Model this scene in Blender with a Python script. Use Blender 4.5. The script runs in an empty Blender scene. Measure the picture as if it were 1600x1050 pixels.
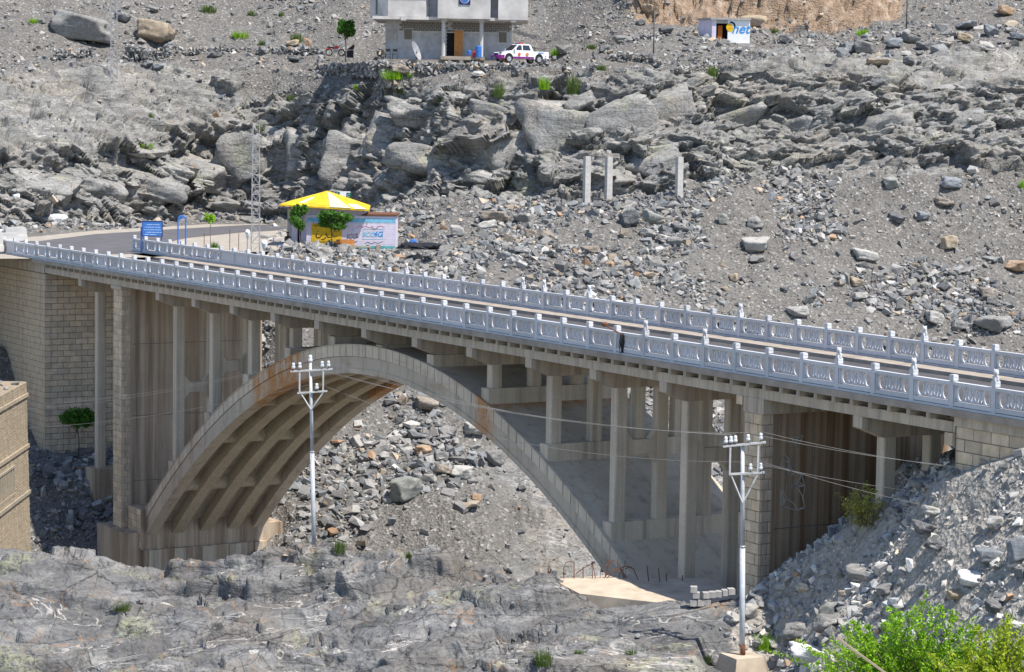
import bpy, bmesh, math, random
import numpy as np
from mathutils import Vector, Matrix
from mathutils.bvhtree import BVHTree

# ---------------------------------------------------------------- camera, sky, sun, exposure
scene = bpy.context.scene
FPX, PITCH, ROLL, CAMZ = 3839.5, 0.087715, 0.016574, 10.056
_F = np.array([0, math.cos(PITCH), -math.sin(PITCH)])
_U0 = np.array([0, math.sin(PITCH), math.cos(PITCH)])
_R0 = np.array([1.0, 0, 0])
_R = math.cos(ROLL) * _R0 + math.sin(ROLL) * _U0
_U = -math.sin(ROLL) * _R0 + math.cos(ROLL) * _U0
cam_data = bpy.data.cameras.new('camera')
cam_data.sensor_width = 36.0
cam_data.lens = FPX / 1600 * 36
cam_data.clip_start, cam_data.clip_end = 1.0, 3000
cam = bpy.data.objects.new('camera', cam_data)
scene.collection.objects.link(cam)
cam.matrix_world = Matrix(((_R[0], _U[0], -_F[0], 0), (_R[1], _U[1], -_F[1], 0), (_R[2], _U[2], -_F[2], CAMZ), (0, 0, 0, 1)))
scene.camera = cam

SUN_EL = math.radians(62)
SUN_H = Vector((0.79, -0.61, 0)).normalized()          # horizontal direction towards the sun
sun_dir = Vector((SUN_H.x * math.cos(SUN_EL), SUN_H.y * math.cos(SUN_EL), math.sin(SUN_EL)))
world = bpy.data.worlds.new('World')
scene.world = world
world.use_nodes = True
wn = world.node_tree
sky = wn.nodes.new('ShaderNodeTexSky')
sky.sky_type = 'NISHITA'
sky.sun_disc = False
sky.sun_elevation = SUN_EL
sky.sun_rotation = math.atan2(SUN_H.x, SUN_H.y)
sky.altitude = 1500
bg = wn.nodes['Background']
wn.links.new(sky.outputs[0], bg.inputs[0])
bg.inputs[1].default_value = 0.13
sun_data = bpy.data.lights.new('sun', 'SUN')
sun_data.energy = 4.3
sun_data.angle = math.radians(0.53)
sun_data.color = (1.0, 0.945, 0.86)
sun = bpy.data.objects.new('sun', sun_data)
scene.collection.objects.link(sun)
sun.rotation_euler = sun_dir.to_track_quat('Z', 'Y').to_euler()
sun.location = (40, 0, 120)
scene.view_settings.view_transform = 'Standard'
scene.view_settings.look = 'None'
scene.view_settings.gamma = 1
scene.view_settings.use_curve_mapping = False
scene.view_settings.exposure = 0.72
scene.cycles.max_bounces = 4
scene.cycles.diffuse_bounces = 2
scene.cycles.glossy_bounces = 2
scene.cycles.transmission_bounces = 2
scene.cycles.transparent_max_bounces = 4

# ---------------------------------------------------------------- helpers
COL = scene.collection
rng = random.Random(7)
nrng = np.random.default_rng(11)

def ray(px, py):
    return _F + _R * ((px - 800) / FPX) + _U * ((525 - py) / FPX)
def at(px, py, D):
    """point seen at photo pixel (px,py) at forward distance D (metres)"""
    d = ray(px, py)
    return Vector(d * (D / d[1])) + Vector((0, 0, CAMZ))
def horizon(px):
    return 187.2 + (px - 800) * 0.01657
def atz(px, D, z):
    p = at(px, 400, D)
    return Vector((p.x, D, z))

def tag(o, label=None, cat=None, group=None, kind=None):
    if label: o['label'] = label
    if cat: o['category'] = cat
    if group: o['group'] = group
    if kind: o['kind'] = kind
    return o
def empty(name, loc=(0, 0, 0), rz=0.0, parent=None):
    o = bpy.data.objects.new(name, None)
    o.empty_display_size = 0.3
    COL.objects.link(o)
    o.location = loc
    o.rotation_euler = (0, 0, rz)
    if parent: o.parent = parent
    return o
def link(name, me, mat=None, parent=None, loc=None, rz=0.0, scale=None):
    o = bpy.data.objects.new(name, me)
    COL.objects.link(o)
    if mat is not None and len(me.materials) == 0: me.materials.append(mat)
    if parent: o.parent = parent
    if loc is not None: o.location = loc
    if rz: o.rotation_euler = (0, 0, rz)
    if scale is not None: o.scale = scale
    return o

class MB:
    """collects boxes, prisms, tubes into one mesh"""
    def __init__(s): s.v = []; s.f = []
    def add(s, vs, fs):
        b = len(s.v); s.v += [tuple(v) for v in vs]; s.f += [tuple(b + i for i in f) for f in fs]; return s
    def box(s, x0, x1, y0, y1, z0, z1):
        return s.add([(x0,y0,z0),(x1,y0,z0),(x1,y1,z0),(x0,y1,z0),(x0,y0,z1),(x1,y0,z1),(x1,y1,z1),(x0,y1,z1)],
                     [(0,3,2,1),(4,5,6,7),(0,1,5,4),(1,2,6,5),(2,3,7,6),(3,0,4,7)])
    def cbox(s, c, size, M=None):
        hx, hy, hz = (q / 2 for q in size)
        vs = [Vector((x*hx, y*hy, z*hz)) for x,y,z in ((-1,-1,-1),(1,-1,-1),(1,1,-1),(-1,1,-1),(-1,-1,1),(1,-1,1),(1,1,1),(-1,1,1))]
        if M is not None: vs = [M @ v for v in vs]
        return s.add([v + Vector(c) for v in vs], [(0,3,2,1),(4,5,6,7),(0,1,5,4),(1,2,6,5),(2,3,7,6),(3,0,4,7)])
    def prism(s, poly, axis, a, b):
        """poly of 2D points extruded along axis ('x','y','z') from a to b"""
        n = len(poly)
        def P(p, t):
            return {'x': (t, p[0], p[1]), 'y': (p[0], t, p[1]), 'z': (p[0], p[1], t)}[axis]
        vs = [P(p, a) for p in poly] + [P(p, b) for p in poly]
        fs = [tuple(range(n)), tuple(range(2*n-1, n-1, -1))] + [(i, i+n, (i+1) % n + n, (i+1) % n) for i in range(n)]
        return s.add(vs, fs)
    def tube(s, pts, r, n=8, r2=None):
        pts = [Vector(p) for p in pts]; m = len(pts); vs = []; fs = []
        for i, p in enumerate(pts):
            d = (pts[min(i+1, m-1)] - pts[max(i-1, 0)]).normalized()
            u = d.orthogonal().normalized() if abs(d.z) > .98 else d.cross(Vector((0,0,1))).normalized()
            w = d.cross(u)
            rr = r if r2 is None else r + (r2 - r) * i / max(1, m-1)
            if isinstance(r, (list, tuple)): rr = r[i]
            for k in range(n):
                a = 2*math.pi*k/n
                vs.append(p + u*(math.cos(a)*rr) + w*(math.sin(a)*rr))
        for i in range(m-1):
            for k in range(n):
                fs.append((i*n+k, i*n+(k+1) % n, (i+1)*n+(k+1) % n, (i+1)*n+k))
        fs.append(tuple(range(n-1, -1, -1))); fs.append(tuple(range((m-1)*n, m*n)))
        return s.add(vs, fs)
    def lathe(s, prof, c=(0,0,0), n=16):
        vs = []; fs = []; m = len(prof)
        for r, z in prof:
            for k in range(n):
                a = 2*math.pi*k/n
                vs.append((c[0]+r*math.cos(a), c[1]+r*math.sin(a), c[2]+z))
        for i in range(m-1):
            for k in range(n):
                fs.append((i*n+k, i*n+(k+1) % n, (i+1)*n+(k+1) % n, (i+1)*n+k))
        fs.append(tuple(range(n-1, -1, -1))); fs.append(tuple(range((m-1)*n, m*n)))
        return s.add(vs, fs)
    def mesh(s, name='m', smooth=False):
        me = bpy.data.meshes.new(name)
        me.from_pydata(s.v, [], s.f)
        bm = bmesh.new(); bm.from_mesh(me); bmesh.ops.recalc_face_normals(bm, faces=bm.faces); bm.to_mesh(me); bm.free()
        if smooth: me.polygons.foreach_set('use_smooth', [True]*len(me.polygons))
        me.update(); return me
    def build(s, name, mat, parent=None, loc=None, rz=0.0, smooth=False):
        return link(name, s.mesh(name, smooth), mat, parent, loc, rz)

# ---------------------------------------------------------------- materials
class NT:
    def __init__(s, name):
        s.m = bpy.data.materials.new(name); s.m.use_nodes = True
        s.t = s.m.node_tree; s.b = s.t.nodes['Principled BSDF']; s.out = s.t.nodes['Material Output']
    def n(s, kind, **kw):
        nd = s.t.nodes.new(kind)
        for k, v in kw.items():
            if k.startswith('i_'):
                key = k[2:]; key = int(key) if key.isdigit() else key
                nd.inputs[key].default_value = v
            else: setattr(nd, k, v)
        return nd
    def l(s, a, b): s.t.links.new(a, b)
    def coord(s, which='Object', scale=(1,1,1), rot=(0,0,0)):
        tc = s.n('ShaderNodeTexCoord'); mp = s.n('ShaderNodeMapping')
        mp.inputs['Scale'].default_value = scale; mp.inputs['Rotation'].default_value = rot
        s.l(tc.outputs[which], mp.inputs[0]); return mp.outputs[0]
    def geo(s, scale=(1,1,1), rot=(0,0,0)):
        g = s.n('ShaderNodeNewGeometry'); mp = s.n('ShaderNodeMapping')
        mp.inputs['Scale'].default_value = scale; mp.inputs['Rotation'].default_value = rot
        s.l(g.outputs['Position'], mp.inputs[0]); return mp.outputs[0]
    def noise(s, vec, scale, detail=6, rough=.6, dist=0.0):
        nd = s.n('ShaderNodeTexNoise'); nd.inputs['Scale'].default_value = scale
        nd.inputs['Detail'].default_value = detail; nd.inputs['Roughness'].default_value = rough; nd.inputs['Distortion'].default_value = dist
        s.l(vec, nd.inputs['Vector']); return nd.outputs[0]
    def vor(s, vec, scale, feature='F1', out=0):
        nd = s.n('ShaderNodeTexVoronoi'); nd.feature = feature; nd.inputs['Scale'].default_value = scale
        s.l(vec, nd.inputs['Vector']); return nd.outputs[out]
    def ramp(s, fac, stops, interp='LINEAR'):
        r = s.n('ShaderNodeValToRGB'); r.color_ramp.interpolation = interp
        el = r.color_ramp.elements
        while len(el) < len(stops): el.new(0.5)
        for e, (p, c) in zip(el, stops):
            e.position = p
            e.color = (c, c, c, 1) if isinstance(c, (int, float)) else (*c, 1)
        s.l(fac, r.inputs[0]); return r.outputs[0]
    def mix(s, fac, a, b, mode='MIX'):
        m = s.n('ShaderNodeMix', data_type='RGBA', blend_type=mode)
        if isinstance(fac, (int, float)): m.inputs[0].default_value = fac
        else: s.l(fac, m.inputs[0])
        for q, i in ((a, 6), (b, 7)):
            if isinstance(q, (tuple, list)): m.inputs[i].default_value = (*q[:3], 1)
            else: s.l(q, m.inputs[i])
        return m.outputs[2]
    def math(s, op, a, b=None, clamp=False):
        m = s.n('ShaderNodeMath', operation=op, use_clamp=clamp)
        for q, i in ((a, 0), (b, 1)):
            if q is None: continue
            if isinstance(q, (int, float)): m.inputs[i].default_value = q
            else: s.l(q, m.inputs[i])
        return m.outputs[0]
    def attr(s, name, out=0):
        a = s.n('ShaderNodeAttribute'); a.attribute_name = name; return a.outputs[out]
    def sep(s, vec):
        x = s.n('ShaderNodeSeparateXYZ'); s.l(vec, x.inputs[0]); return x.outputs
    def bump(s, h, strength=.5, dist=.05):
        b = s.n('ShaderNodeBump'); b.inputs['Strength'].default_value = strength; b.inputs['Distance'].default_value = dist
        s.l(h, b.inputs['Height']); s.l(b.outputs[0], s.b.inputs['Normal'])
    def done(s, col=None, rough=.85, spec=.3, metal=0.0):
        if col is not None:
            if isinstance(col, (tuple, list)): s.b.inputs['Base Color'].default_value = (*col[:3], 1)
            else: s.l(col, s.b.inputs['Base Color'])
        s.b.inputs['Roughness'].default_value = rough
        s.b.inputs['Specular IOR Level'].default_value = spec
        s.b.inputs['Metallic'].default_value = metal
        return s.m

def plain(name, col, rough=.7, spec=.3, metal=0.0, vary=.25, scale=3.0):
    """plain paint or material with a little wear"""
    t = NT(name); v = t.coord()
    f = t.noise(v, scale, 5, .6)
    d = tuple(c * (1 - vary) for c in col); u = tuple(min(1, c * (1 + vary*.5)) for c in col)
    c = t.ramp(f, [(.3, d), (.7, u)])
    t.bump(t.noise(v, scale * 8, 3), .15, .01)
    return t.done(c, rough, spec, metal)

def m_concrete(name, base, dark, streak=.6, brown=0.0, axis=0, blotch=.5):
    """board-marked concrete; streaks run down the face"""
    t = NT(name); v = t.coord()
    big = t.noise(v, .35, 6, .65)
    fine = t.noise(v, 9, 5, .7)
    sv = t.coord(scale=(1.6, 1.6, .05))
    st = t.noise(sv, 1.3, 6, .7)
    c = t.mix(t.ramp(big, [(.35, 0.0), (.7, blotch)]), base, dark)
    c = t.mix(t.ramp(st, [(.46, 0.0), (.66, streak)]), c, tuple(q * .45 for q in dark))
    if brown:
        sb = t.noise(t.coord(scale=(2.1, 2.1, .035)), .9, 5, .6)
        c = t.mix(t.ramp(sb, [(.42, 0.0), (.6, brown)]), c, (.17, .085, .035))
        sw = t.noise(t.coord(scale=(3.1, 3.1, .06)), 1.1, 4, .6)
        c = t.mix(t.ramp(sw, [(.6, 0.0), (.7, .55)]), c, (.42, .36, .28))
    c = t.mix(t.ramp(fine, [(.3, .25), (.65, 0.0)]), c, tuple(q * .55 for q in dark))
    boards = t.n('ShaderNodeTexWave', wave_type='BANDS', bands_direction='Z'); boards.inputs['Scale'].default_value = 1.6; boards.inputs['Distortion'].default_value = .4
    t.l(v, boards.inputs['Vector'])
    h = t.math('ADD', t.math('MULTIPLY', boards.outputs[1], .25), fine)
    t.bump(h, .35, .02)
    return t.done(c, .88, .25)

def m_stone(name, base, var):
    """dressed stone block: every block its own tone"""
    t = NT(name); v = t.geo()
    oi = t.n('ShaderNodeObjectInfo')
    tone = t.ramp(oi.outputs['Random'], [(0, tuple(b * (1 - var) for b in base)), (.5, base), (.8, (base[0]*1.12, base[1]*1.05, base[2]*.95)), (1, tuple(b * (1 + var) for b in base))])
    nz = t.noise(v, 2.2, 6, .7)
    c = t.mix(t.ramp(nz, [(.38, .5), (.62, 0.0)]), tone, tuple(b * .55 for b in base))
    sv = t.noise(t.geo(scale=(2, 2, .12)), 1.6, 5, .65)
    c = t.mix(t.ramp(sv, [(.52, 0.0), (.7, .5)]), c, tuple(b * .42 for b in base))
    t.bump(t.noise(v, 14, 5, .7), .5, .02)
    return t.done(c, .9, .2)

# ---------------------------------------------------------------- rock and ground materials
def m_rock(name, lo, mid, hi, warm, vein=.0, lichen=.0, scree=(.20, .19, .18), tan=(.29, .21, .15), scale=1.0, vs=1.0, force=False, bed=.0, rustk=.2, bmp=.8, vw=1.0):
    t = NT(name); v = t.geo(scale=(scale,)*3)
    vt = t.geo(scale=(scale*.6, scale*.6, scale*2.4), rot=(.35, .5, .2))
    a = t.noise(vt, .55, 5, .68, .6)
    b = t.noise(v, 4.5, 4, .74)
    rock = t.ramp(a, [(.28, lo), (.5, mid), (.72, hi)])
    rock = t.mix(t.ramp(t.noise(v, .16, 5, .6, .8), [(.5, 0.0), (.66, .6)]), rock, warm)
    rock = t.mix(t.ramp(b, [(.3, .65), (.52, 0.0)]), rock, tuple(q * .55 for q in lo))
    rock = t.mix(t.ramp(b, [(.6, 0.0), (.78, .55)]), rock, tuple(min(.75, q * 1.35) for q in hi))
    # joints and hairline cracks
    cr = t.vor(t.mix(.25, v, t.n('ShaderNodeTexNoise').outputs[1]), .75, 'DISTANCE_TO_EDGE')
    rock = t.mix(t.ramp(cr, [(.0, .55), (.02, 0.0)]), rock, tuple(q * .35 for q in lo))
    if bed:
        bv = t.vor(t.geo(scale=(scale*.16, scale*.42, scale*.9), rot=(.25, .1, .15)), 1.0, 'DISTANCE_TO_EDGE')
        rock = t.mix(t.ramp(t.math('ADD', bv, t.math('MULTIPLY', t.math('SUBTRACT', b, .5), .06)), [(.0, bed), (.022, 0.0)]), rock, tuple(q * .3 for q in lo))
    if vein:
        vn = t.noise(t.geo(scale=(scale*.35*vs, scale*.8*vs, scale*1.3*vs), rot=(.3, .5, .4)), .42, 4, .55, 1.2)
        w = t.math('ABSOLUTE', t.math('SUBTRACT', vn, .5))
        brk = t.ramp(t.noise(v, .25, 3, .5), [(.47, 0.0), (.56, vein)])
        fac = t.math('MULTIPLY', t.ramp(w, [(.0, 1.0), ((.005*vs+.002)*vw, .8), ((.011*vs+.002)*vw, 0.0)]), brk)
        rock = t.mix(fac, rock, (.50, .475, .44))
        ws = t.math('ABSOLUTE', t.math('SUBTRACT', t.noise(v, .3, 4, .6, .9), .5))
        rust = t.math('MULTIPLY', t.ramp(ws, [(.0, 1.0), (.02, 0.0)]), t.ramp(t.noise(v, .4, 3), [(.48, 0.0), (.62, rustk)]))
        rock = t.mix(rust, rock, (.33, .19, .09))
    if lichen:
        lf = t.math('MULTIPLY', t.ramp(t.noise(v, .33, 4, .55), [(.58, 0.0), (.66, 1.0)]), t.ramp(b, [(.42, 0.0), (.58, lichen)]))
        rock = t.mix(lf, rock, (.42, .43, .22))
    # loose ground
    g1 = t.noise(v, .3, 3, .6); g2 = t.noise(v, 9, 4, .8)
    sc = t.ramp(g1, [(.3, tuple(q*.82 for q in scree)), (.7, tuple(q*1.14 for q in scree))])
    peb = t.n('ShaderNodeTexVoronoi'); peb.inputs['Scale'].default_value = 5.5; t.l(v, peb.inputs['Vector'])
    psep = t.n('ShaderNodeSeparateColor'); t.l(peb.outputs['Color'], psep.inputs[0])
    pt = t.ramp(psep.outputs[0], [(.0, tuple(q*.5 for q in scree)), (.5, scree), (.85, tuple(q*1.35 for q in scree)), (1, (.42, .40, .38))])
    sc = t.mix(t.ramp(psep.outputs[1], [(.35, 0.0), (.5, .8)]), sc, pt)
    sc = t.mix(t.ramp(g2, [(.38, .45), (.5, 0.0)]), sc, tuple(q*.5 for q in scree))
    tn = t.ramp(t.noise(v, .9, 5, .7), [(.3, tuple(q*.55 for q in tan)), (.55, tan), (.8, (.50, .45, .38))])
    z = t.n('ShaderNodeSeparateColor'); t.l(t.attr('zone'), z.inputs[0])
    jag = t.math('MULTIPLY', t.math('SUBTRACT', t.noise(v, .7, 4, .7), .5), .9)
    wr = t.ramp(t.math('ADD', 2.0 if force else z.outputs[0], jag), [(.42, 0.0), (.58, 1.0)])
    col = t.mix(wr, sc, rock)
    col = t.mix(t.ramp(t.math('ADD', z.outputs[2], t.math('MULTIPLY', jag, .5)), [(.4, 0.0), (.6, 1.0)]), col, tn)
    h = t.math('ADD', t.math('MULTIPLY', a, 1.2), t.math('ADD', t.math('MULTIPLY', b, .7), t.math('MULTIPLY', t.math('MULTIPLY', peb.outputs['Distance'], t.math('SUBTRACT', 1.0, wr)), .8)))
    t.bump(h, bmp, .16)
    return t.done(col, .9, .2)

M_HILL = m_rock('hill_rock', (.11, .109, .106), (.215, .211, .202), (.34, .333, .315), (.26, .23, .195), vein=.6, lichen=.2, scree=(.162, .153, .141), bed=.5)
M_FORE = m_rock('foreground_rock', (.075, .075, .077), (.160, .159, .159), (.30, .297, .29), (.185, .165, .145), vein=.9, lichen=.35, scree=(.34, .315, .28), scale=1.1, vs=.6, bed=.7, rustk=.55, bmp=.75, vw=.6)
M_CLIFF = m_rock('cliff_rock', (.14, .139, .134), (.26, .255, .243), (.38, .372, .35), (.29, .26, .22), vein=.6, lichen=.3, force=True, bed=.5)

def m_stones(name):
    t = NT(name); v = t.geo()
    c = t.attr('tone')
    n1 = t.noise(v, 3.2, 4, .7); n2 = t.noise(v, 1.1, 4, .6, .5)
    c = t.mix(t.ramp(n1, [(.35, .55), (.55, 0.0)]), c, t.mix(1.0, c, (.5, .5, .5), 'MULTIPLY'))
    c = t.mix(t.ramp(n2, [(.56, 0.0), (.75, .3)]), c, (.45, .43, .40))
    t.bump(t.noise(v, 7, 3, .75), .6, .05)
    return t.done(c, .9, .2)
M_STONES = m_stones('loose_stones')

def m_boulder(name):
    """single boulder: tone from the object colour"""
    t = NT(name); v = t.geo()
    oi = t.n('ShaderNodeObjectInfo')
    c = oi.outputs['Color']
    n1 = t.noise(v, 2.6, 8, .72); n2 = t.noise(t.geo(scale=(.7, .7, 2.2), rot=(.4, .6, 0)), 1.2, 6, .65, .8)
    c = t.mix(t.ramp(n1, [(.36, .6), (.56, 0.0)]), c, t.mix(1.0, c, (.5, .5, .5), 'MULTIPLY'))
    c = t.mix(t.ramp(n2, [(.52, 0.0), (.7, .45)]), c, (.42, .40, .37))
    w = t.math('ABSOLUTE', t.math('SUBTRACT', t.noise(v, .8, 3, .5, 1.2), .5))
    c = t.mix(t.ramp(w, [(.0, .5), (.012, 0.0)]), c, (.55, .53, .49))
    t.bump(t.math('ADD', n1, n2), .7, .07)
    return t.done(c, .88, .22)
M_BOULDER = m_boulder('boulder_rock')

# ---------------------------------------------------------------- numpy noise
def _h(ix, iy, iz, seed):
    with np.errstate(over='ignore'):
        h = (ix.astype(np.uint32) * np.uint32(374761393) + iy.astype(np.uint32) * np.uint32(668265263)
             + iz.astype(np.uint32) * np.uint32(2246822519) + np.uint32((seed * 3266489917) & 0xffffffff))
        h = (h ^ (h >> np.uint32(13))) * np.uint32(1274126177)
        h = (h ^ (h >> np.uint32(16))) * np.uint32(2654435761)
        h = h ^ (h >> np.uint32(15))
    return h.astype(np.float32) / np.float32(4294967295.0)
def vnoise(p, seed=0):
    i = np.floor(p).astype(np.int64); f = (p - i).astype(np.float32); f = f*f*(3-2*f)
    r = 0
    for dx in (0, 1):
        for dy in (0, 1):
            for dz in (0, 1):
                w = (f[:, 0] if dx else 1-f[:, 0]) * (f[:, 1] if dy else 1-f[:, 1]) * (f[:, 2] if dz else 1-f[:, 2])
                r = r + w * _h(i[:, 0]+dx, i[:, 1]+dy, i[:, 2]+dz, seed)
    return r * 2 - 1
def fbm(p, oct=4, seed=0, gain=.5):
    a = 1.0; r = 0
    for o in range(oct):
        r = r + a * vnoise(p * (2.03 ** o) + o * 17.3, seed + o); a *= gain
    return r
def facets(p, seed=0, tilt=1.0):
    """every cell of a jittered lattice is a tilted plane: blocky rock relief, about -1..1"""
    b = np.floor(p - .5).astype(np.int64)
    best = np.full(len(p), 1e9, np.float32); val = np.zeros(len(p), np.float32)
    for dx in (0, 1):
        for dy in (0, 1):
            for dz in (0, 1):
                ix, iy, iz = b[:, 0]+dx, b[:, 1]+dy, b[:, 2]+dz
                hx, hy, hz = _h(ix, iy, iz, seed), _h(ix, iy, iz, seed+1), _h(ix, iy, iz, seed+2)
                cx, cy, cz = ix+.5+(hx-.5)*.8, iy+.5+(hy-.5)*.8, iz+.5+(hz-.5)*.8
                ex, ey, ez = p[:, 0]-cx, p[:, 1]-cy, p[:, 2]-cz
                d = ex*ex + ey*ey + ez*ez
                hv = _h(ix, iy, iz, seed+3)
                v = (hv*2-1) + tilt*(ex*(hy*2-1) + ey*(hz*2-1) + ez*(hx*2-1))
                m = d < best
                best = np.where(m, d, best); val = np.where(m, v, val)
    return val

def smooth_axis(a, k, axis):
    for _ in range(k):
        a = (np.roll(a, 1, axis) + 2*a + np.roll(a, -1, axis)) / 4 if False else a
        lo = np.take(a, [0], axis); hi = np.take(a, [-1], axis)
        pad = np.concatenate([lo, a, hi], axis)
        n = a.shape[axis]
        a = (np.take(pad, range(0, n), axis) + 2*a + np.take(pad, range(2, n+2), axis)) / 4
    return a
def interp_grid(ctrl_px, ctrl, pxs, counts):
    """ctrl: (cols, rows, 3) -> dense grid (len(pxs), sum(counts)+1, 3) and the row parameter"""
    ctrl = np.asarray(ctrl, float); R = ctrl.shape[1]
    t = np.concatenate([np.linspace(r, r+1, c, endpoint=False) for r, c in enumerate(counts)] + [[R-1]])
    g = np.zeros((len(pxs), R, 3))
    for r in range(R):
        for k in range(3): g[:, r, k] = np.interp(pxs, ctrl_px, ctrl[:, r, k])
    g = smooth_axis(g, 160, 0)
    out = np.zeros((len(pxs), len(t), 3))
    for k in range(3):
        for c in range(len(pxs)): out[c, :, k] = np.interp(t, np.arange(R), g[c, :, k])
    return smooth_axis(out, 10, 1), t
def grid_normals(g):
    du = np.gradient(g, axis=0); dv = np.gradient(g, axis=1)
    n = np.cross(du, dv); n /= np.linalg.norm(n, axis=2, keepdims=True) + 1e-9
    return n
def grid_object(name, g, zone, mat):
    A, B = g.shape[:2]
    idx = np.arange(A*B).reshape(A, B)
    f = np.stack([idx[:-1, :-1], idx[1:, :-1], idx[1:, 1:], idx[:-1, 1:]], -1).reshape(-1, 4)
    me = bpy.data.meshes.new(name)
    me.vertices.add(A*B); me.vertices.foreach_set('co', g.reshape(-1).astype(np.float32))
    me.loops.add(len(f)*4); me.loops.foreach_set('vertex_index', f.reshape(-1).astype(np.int32))
    me.polygons.add(len(f)); me.polygons.foreach_set('loop_start', (np.arange(len(f))*4).astype(np.int32))
    me.polygons.foreach_set('loop_total', np.full(len(f), 4, np.int32)); me.polygons.foreach_set('use_smooth', np.ones(len(f), bool))
    at_ = me.attributes.new('zone', 'FLOAT_COLOR', 'POINT')
    z4 = np.ones((A*B, 4), np.float32); z4[:, :3] = zone.reshape(-1, 3); at_.data.foreach_set('color', z4.reshape(-1))
    me.update(calc_edges=True); me.validate()
    o = link(name, me, mat)
    tris = np.concatenate([f[:, [0, 1, 2]], f[:, [0, 2, 3]]])
    bvh = BVHTree.FromPolygons(g.reshape(-1, 3).tolist(), tris.tolist())
    return o, bvh
def sstep(a, b, x): 
    t = np.clip((x-a)/(b-a), 0, 1); return t*t*(3-2*t)

# bridge frame
TH = 0.540734
BO = Vector((-35.067, 172.659, 0.0))
DXv = Vector((math.sin(TH), -math.cos(TH), 0)); DYv = Vector((math.cos(TH), math.sin(TH), 0))
def bw(X, Y, Z): return BO + DXv*X + DYv*Y + Vector((0, 0, Z))
def to_bridge(g):
    q = g - np.array(BO); return q @ np.array(DXv), q @ np.array(DYv)

# ---------------------------------------------------------------- the far bank: gorge side, scree, cliff, terrace, upper slope
def C(px, py, D): return tuple(at(px, py, D))
def Z(px, D, z): return tuple(atz(px, D, z))
FAR_PX = [-260, 0, 150, 300, 430, 560, 700, 850, 1000, 1150, 1300, 1450, 1600, 1860]
FAR = []
for px in FAR_PX:
    q = {
     -260: [C(px,1050,146), C(px,800,158), C(px,640,165), Z(px,170,-.07), Z(px,190,-.07), C(px,364,193), C(px,300,200), C(px,235,206), C(px,115,222), C(px,95,230), C(px,0,248), C(px,-260,292)],
     0:    [C(px,1050,148), C(px,800,160), C(px,640,166), Z(px,171,-.07), Z(px,203,-.07), C(px,360,206), C(px,300,211), C(px,235,216), C(px,115,232), C(px,95,240), C(px,0,258), C(px,-260,300)],
     150:  [C(px,1050,149), C(px,800,161), C(px,640,167), Z(px,173,-.07), Z(px,212,-.07), C(px,354,215), C(px,300,219), C(px,240,223), C(px,110,238), C(px,92,246), C(px,0,262), C(px,-260,304)],
     300:  [C(px,1050,150), C(px,800,162), C(px,640,169), Z(px,178,-.09), Z(px,226,-.07), C(px,345,229), C(px,280,233), C(px,200,238), C(px,108,247), C(px,95,252), C(px,0,268), C(px,-260,310)],
     430:  [C(px,1050,150), C(px,800,161), C(px,600,172), Z(px,182,-.35), Z(px,231,-.07), C(px,344,233), C(px,260,237), C(px,170,242), C(px,112,247), C(px,98,252), C(px,0,268), C(px,-260,310)],
     560:  [C(px,1050,148), C(px,820,158), C(px,600,172), C(px,402,185), Z(px,206,-.1), C(px,325,222), C(px,240,227), C(px,155,232), C(px,116,236), Z(px,248,15.6), C(px,0,264), C(px,-260,306)],
     700:  [C(px,1050,148), C(px,800,158), C(px,640,170), C(px,432,186), C(px,350,199), C(px,300,211), C(px,230,217), C(px,150,222), C(px,112,228), Z(px,246,15.4), C(px,0,262), C(px,-260,304)],
     850:  [C(px,1050,150), C(px,800,160), C(px,640,172), C(px,460,187), C(px,370,199), C(px,310,208), C(px,220,214), C(px,125,220), C(px,105,229), Z(px,244,16.0), C(px,0,262), C(px,-260,304)],
     1000: [C(px,1050,152), C(px,800,162), C(px,640,174), C(px,480,188), C(px,380,199), C(px,302,208), C(px,210,214), C(px,125,220), C(px,98,229), C(px,60,239), C(px,26,247), C(px,-200,262)],
     1150: [C(px,1050,154), C(px,800,164), C(px,650,176), C(px,500,190), C(px,390,201), C(px,270,211), C(px,190,217), C(px,105,223), C(px,78,231), C(px,72,237), C(px,50,245), C(px,-200,258)],
     1300: [C(px,1050,156), C(px,800,166), C(px,660,178), C(px,520,192), C(px,400,202), C(px,262,212), C(px,190,218), C(px,108,224), C(px,88,233), C(px,76,239), C(px,62,246), C(px,-200,259)],
     1450: [C(px,1050,158), C(px,800,168), C(px,670,179), C(px,540,193), C(px,410,203), C(px,255,213), C(px,190,219), C(px,135,225), C(px,85,233), C(px,50,241), C(px,0,254), C(px,-240,292)],
     1600: [C(px,1050,160), C(px,800,170), C(px,680,180), C(px,560,194), C(px,420,204), C(px,250,214), C(px,190,220), C(px,130,226), C(px,80,235), C(px,45,243), C(px,0,256), C(px,-240,296)],
     1860: [C(px,1050,162), C(px,800,172), C(px,690,182), C(px,580,196), C(px,430,206), C(px,250,216), C(px,190,222), C(px,130,228), C(px,80,237), C(px,45,245), C(px,0,258), C(px,-240,298)],
    }[px]
    FAR.append(q)
fpx = np.linspace(-260, 1860, 740)
FC = [14, 46, 56, 56, 50, 74, 74, 56, 34, 44, 22]
G, T = interp_grid(FAR_PX, FAR, fpx, FC)
A_, B_ = G.shape[:2]
PXg = np.repeat(fpx[:, None], B_, 1); Tg = np.repeat(T[None, :], A_, 0)
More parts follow.
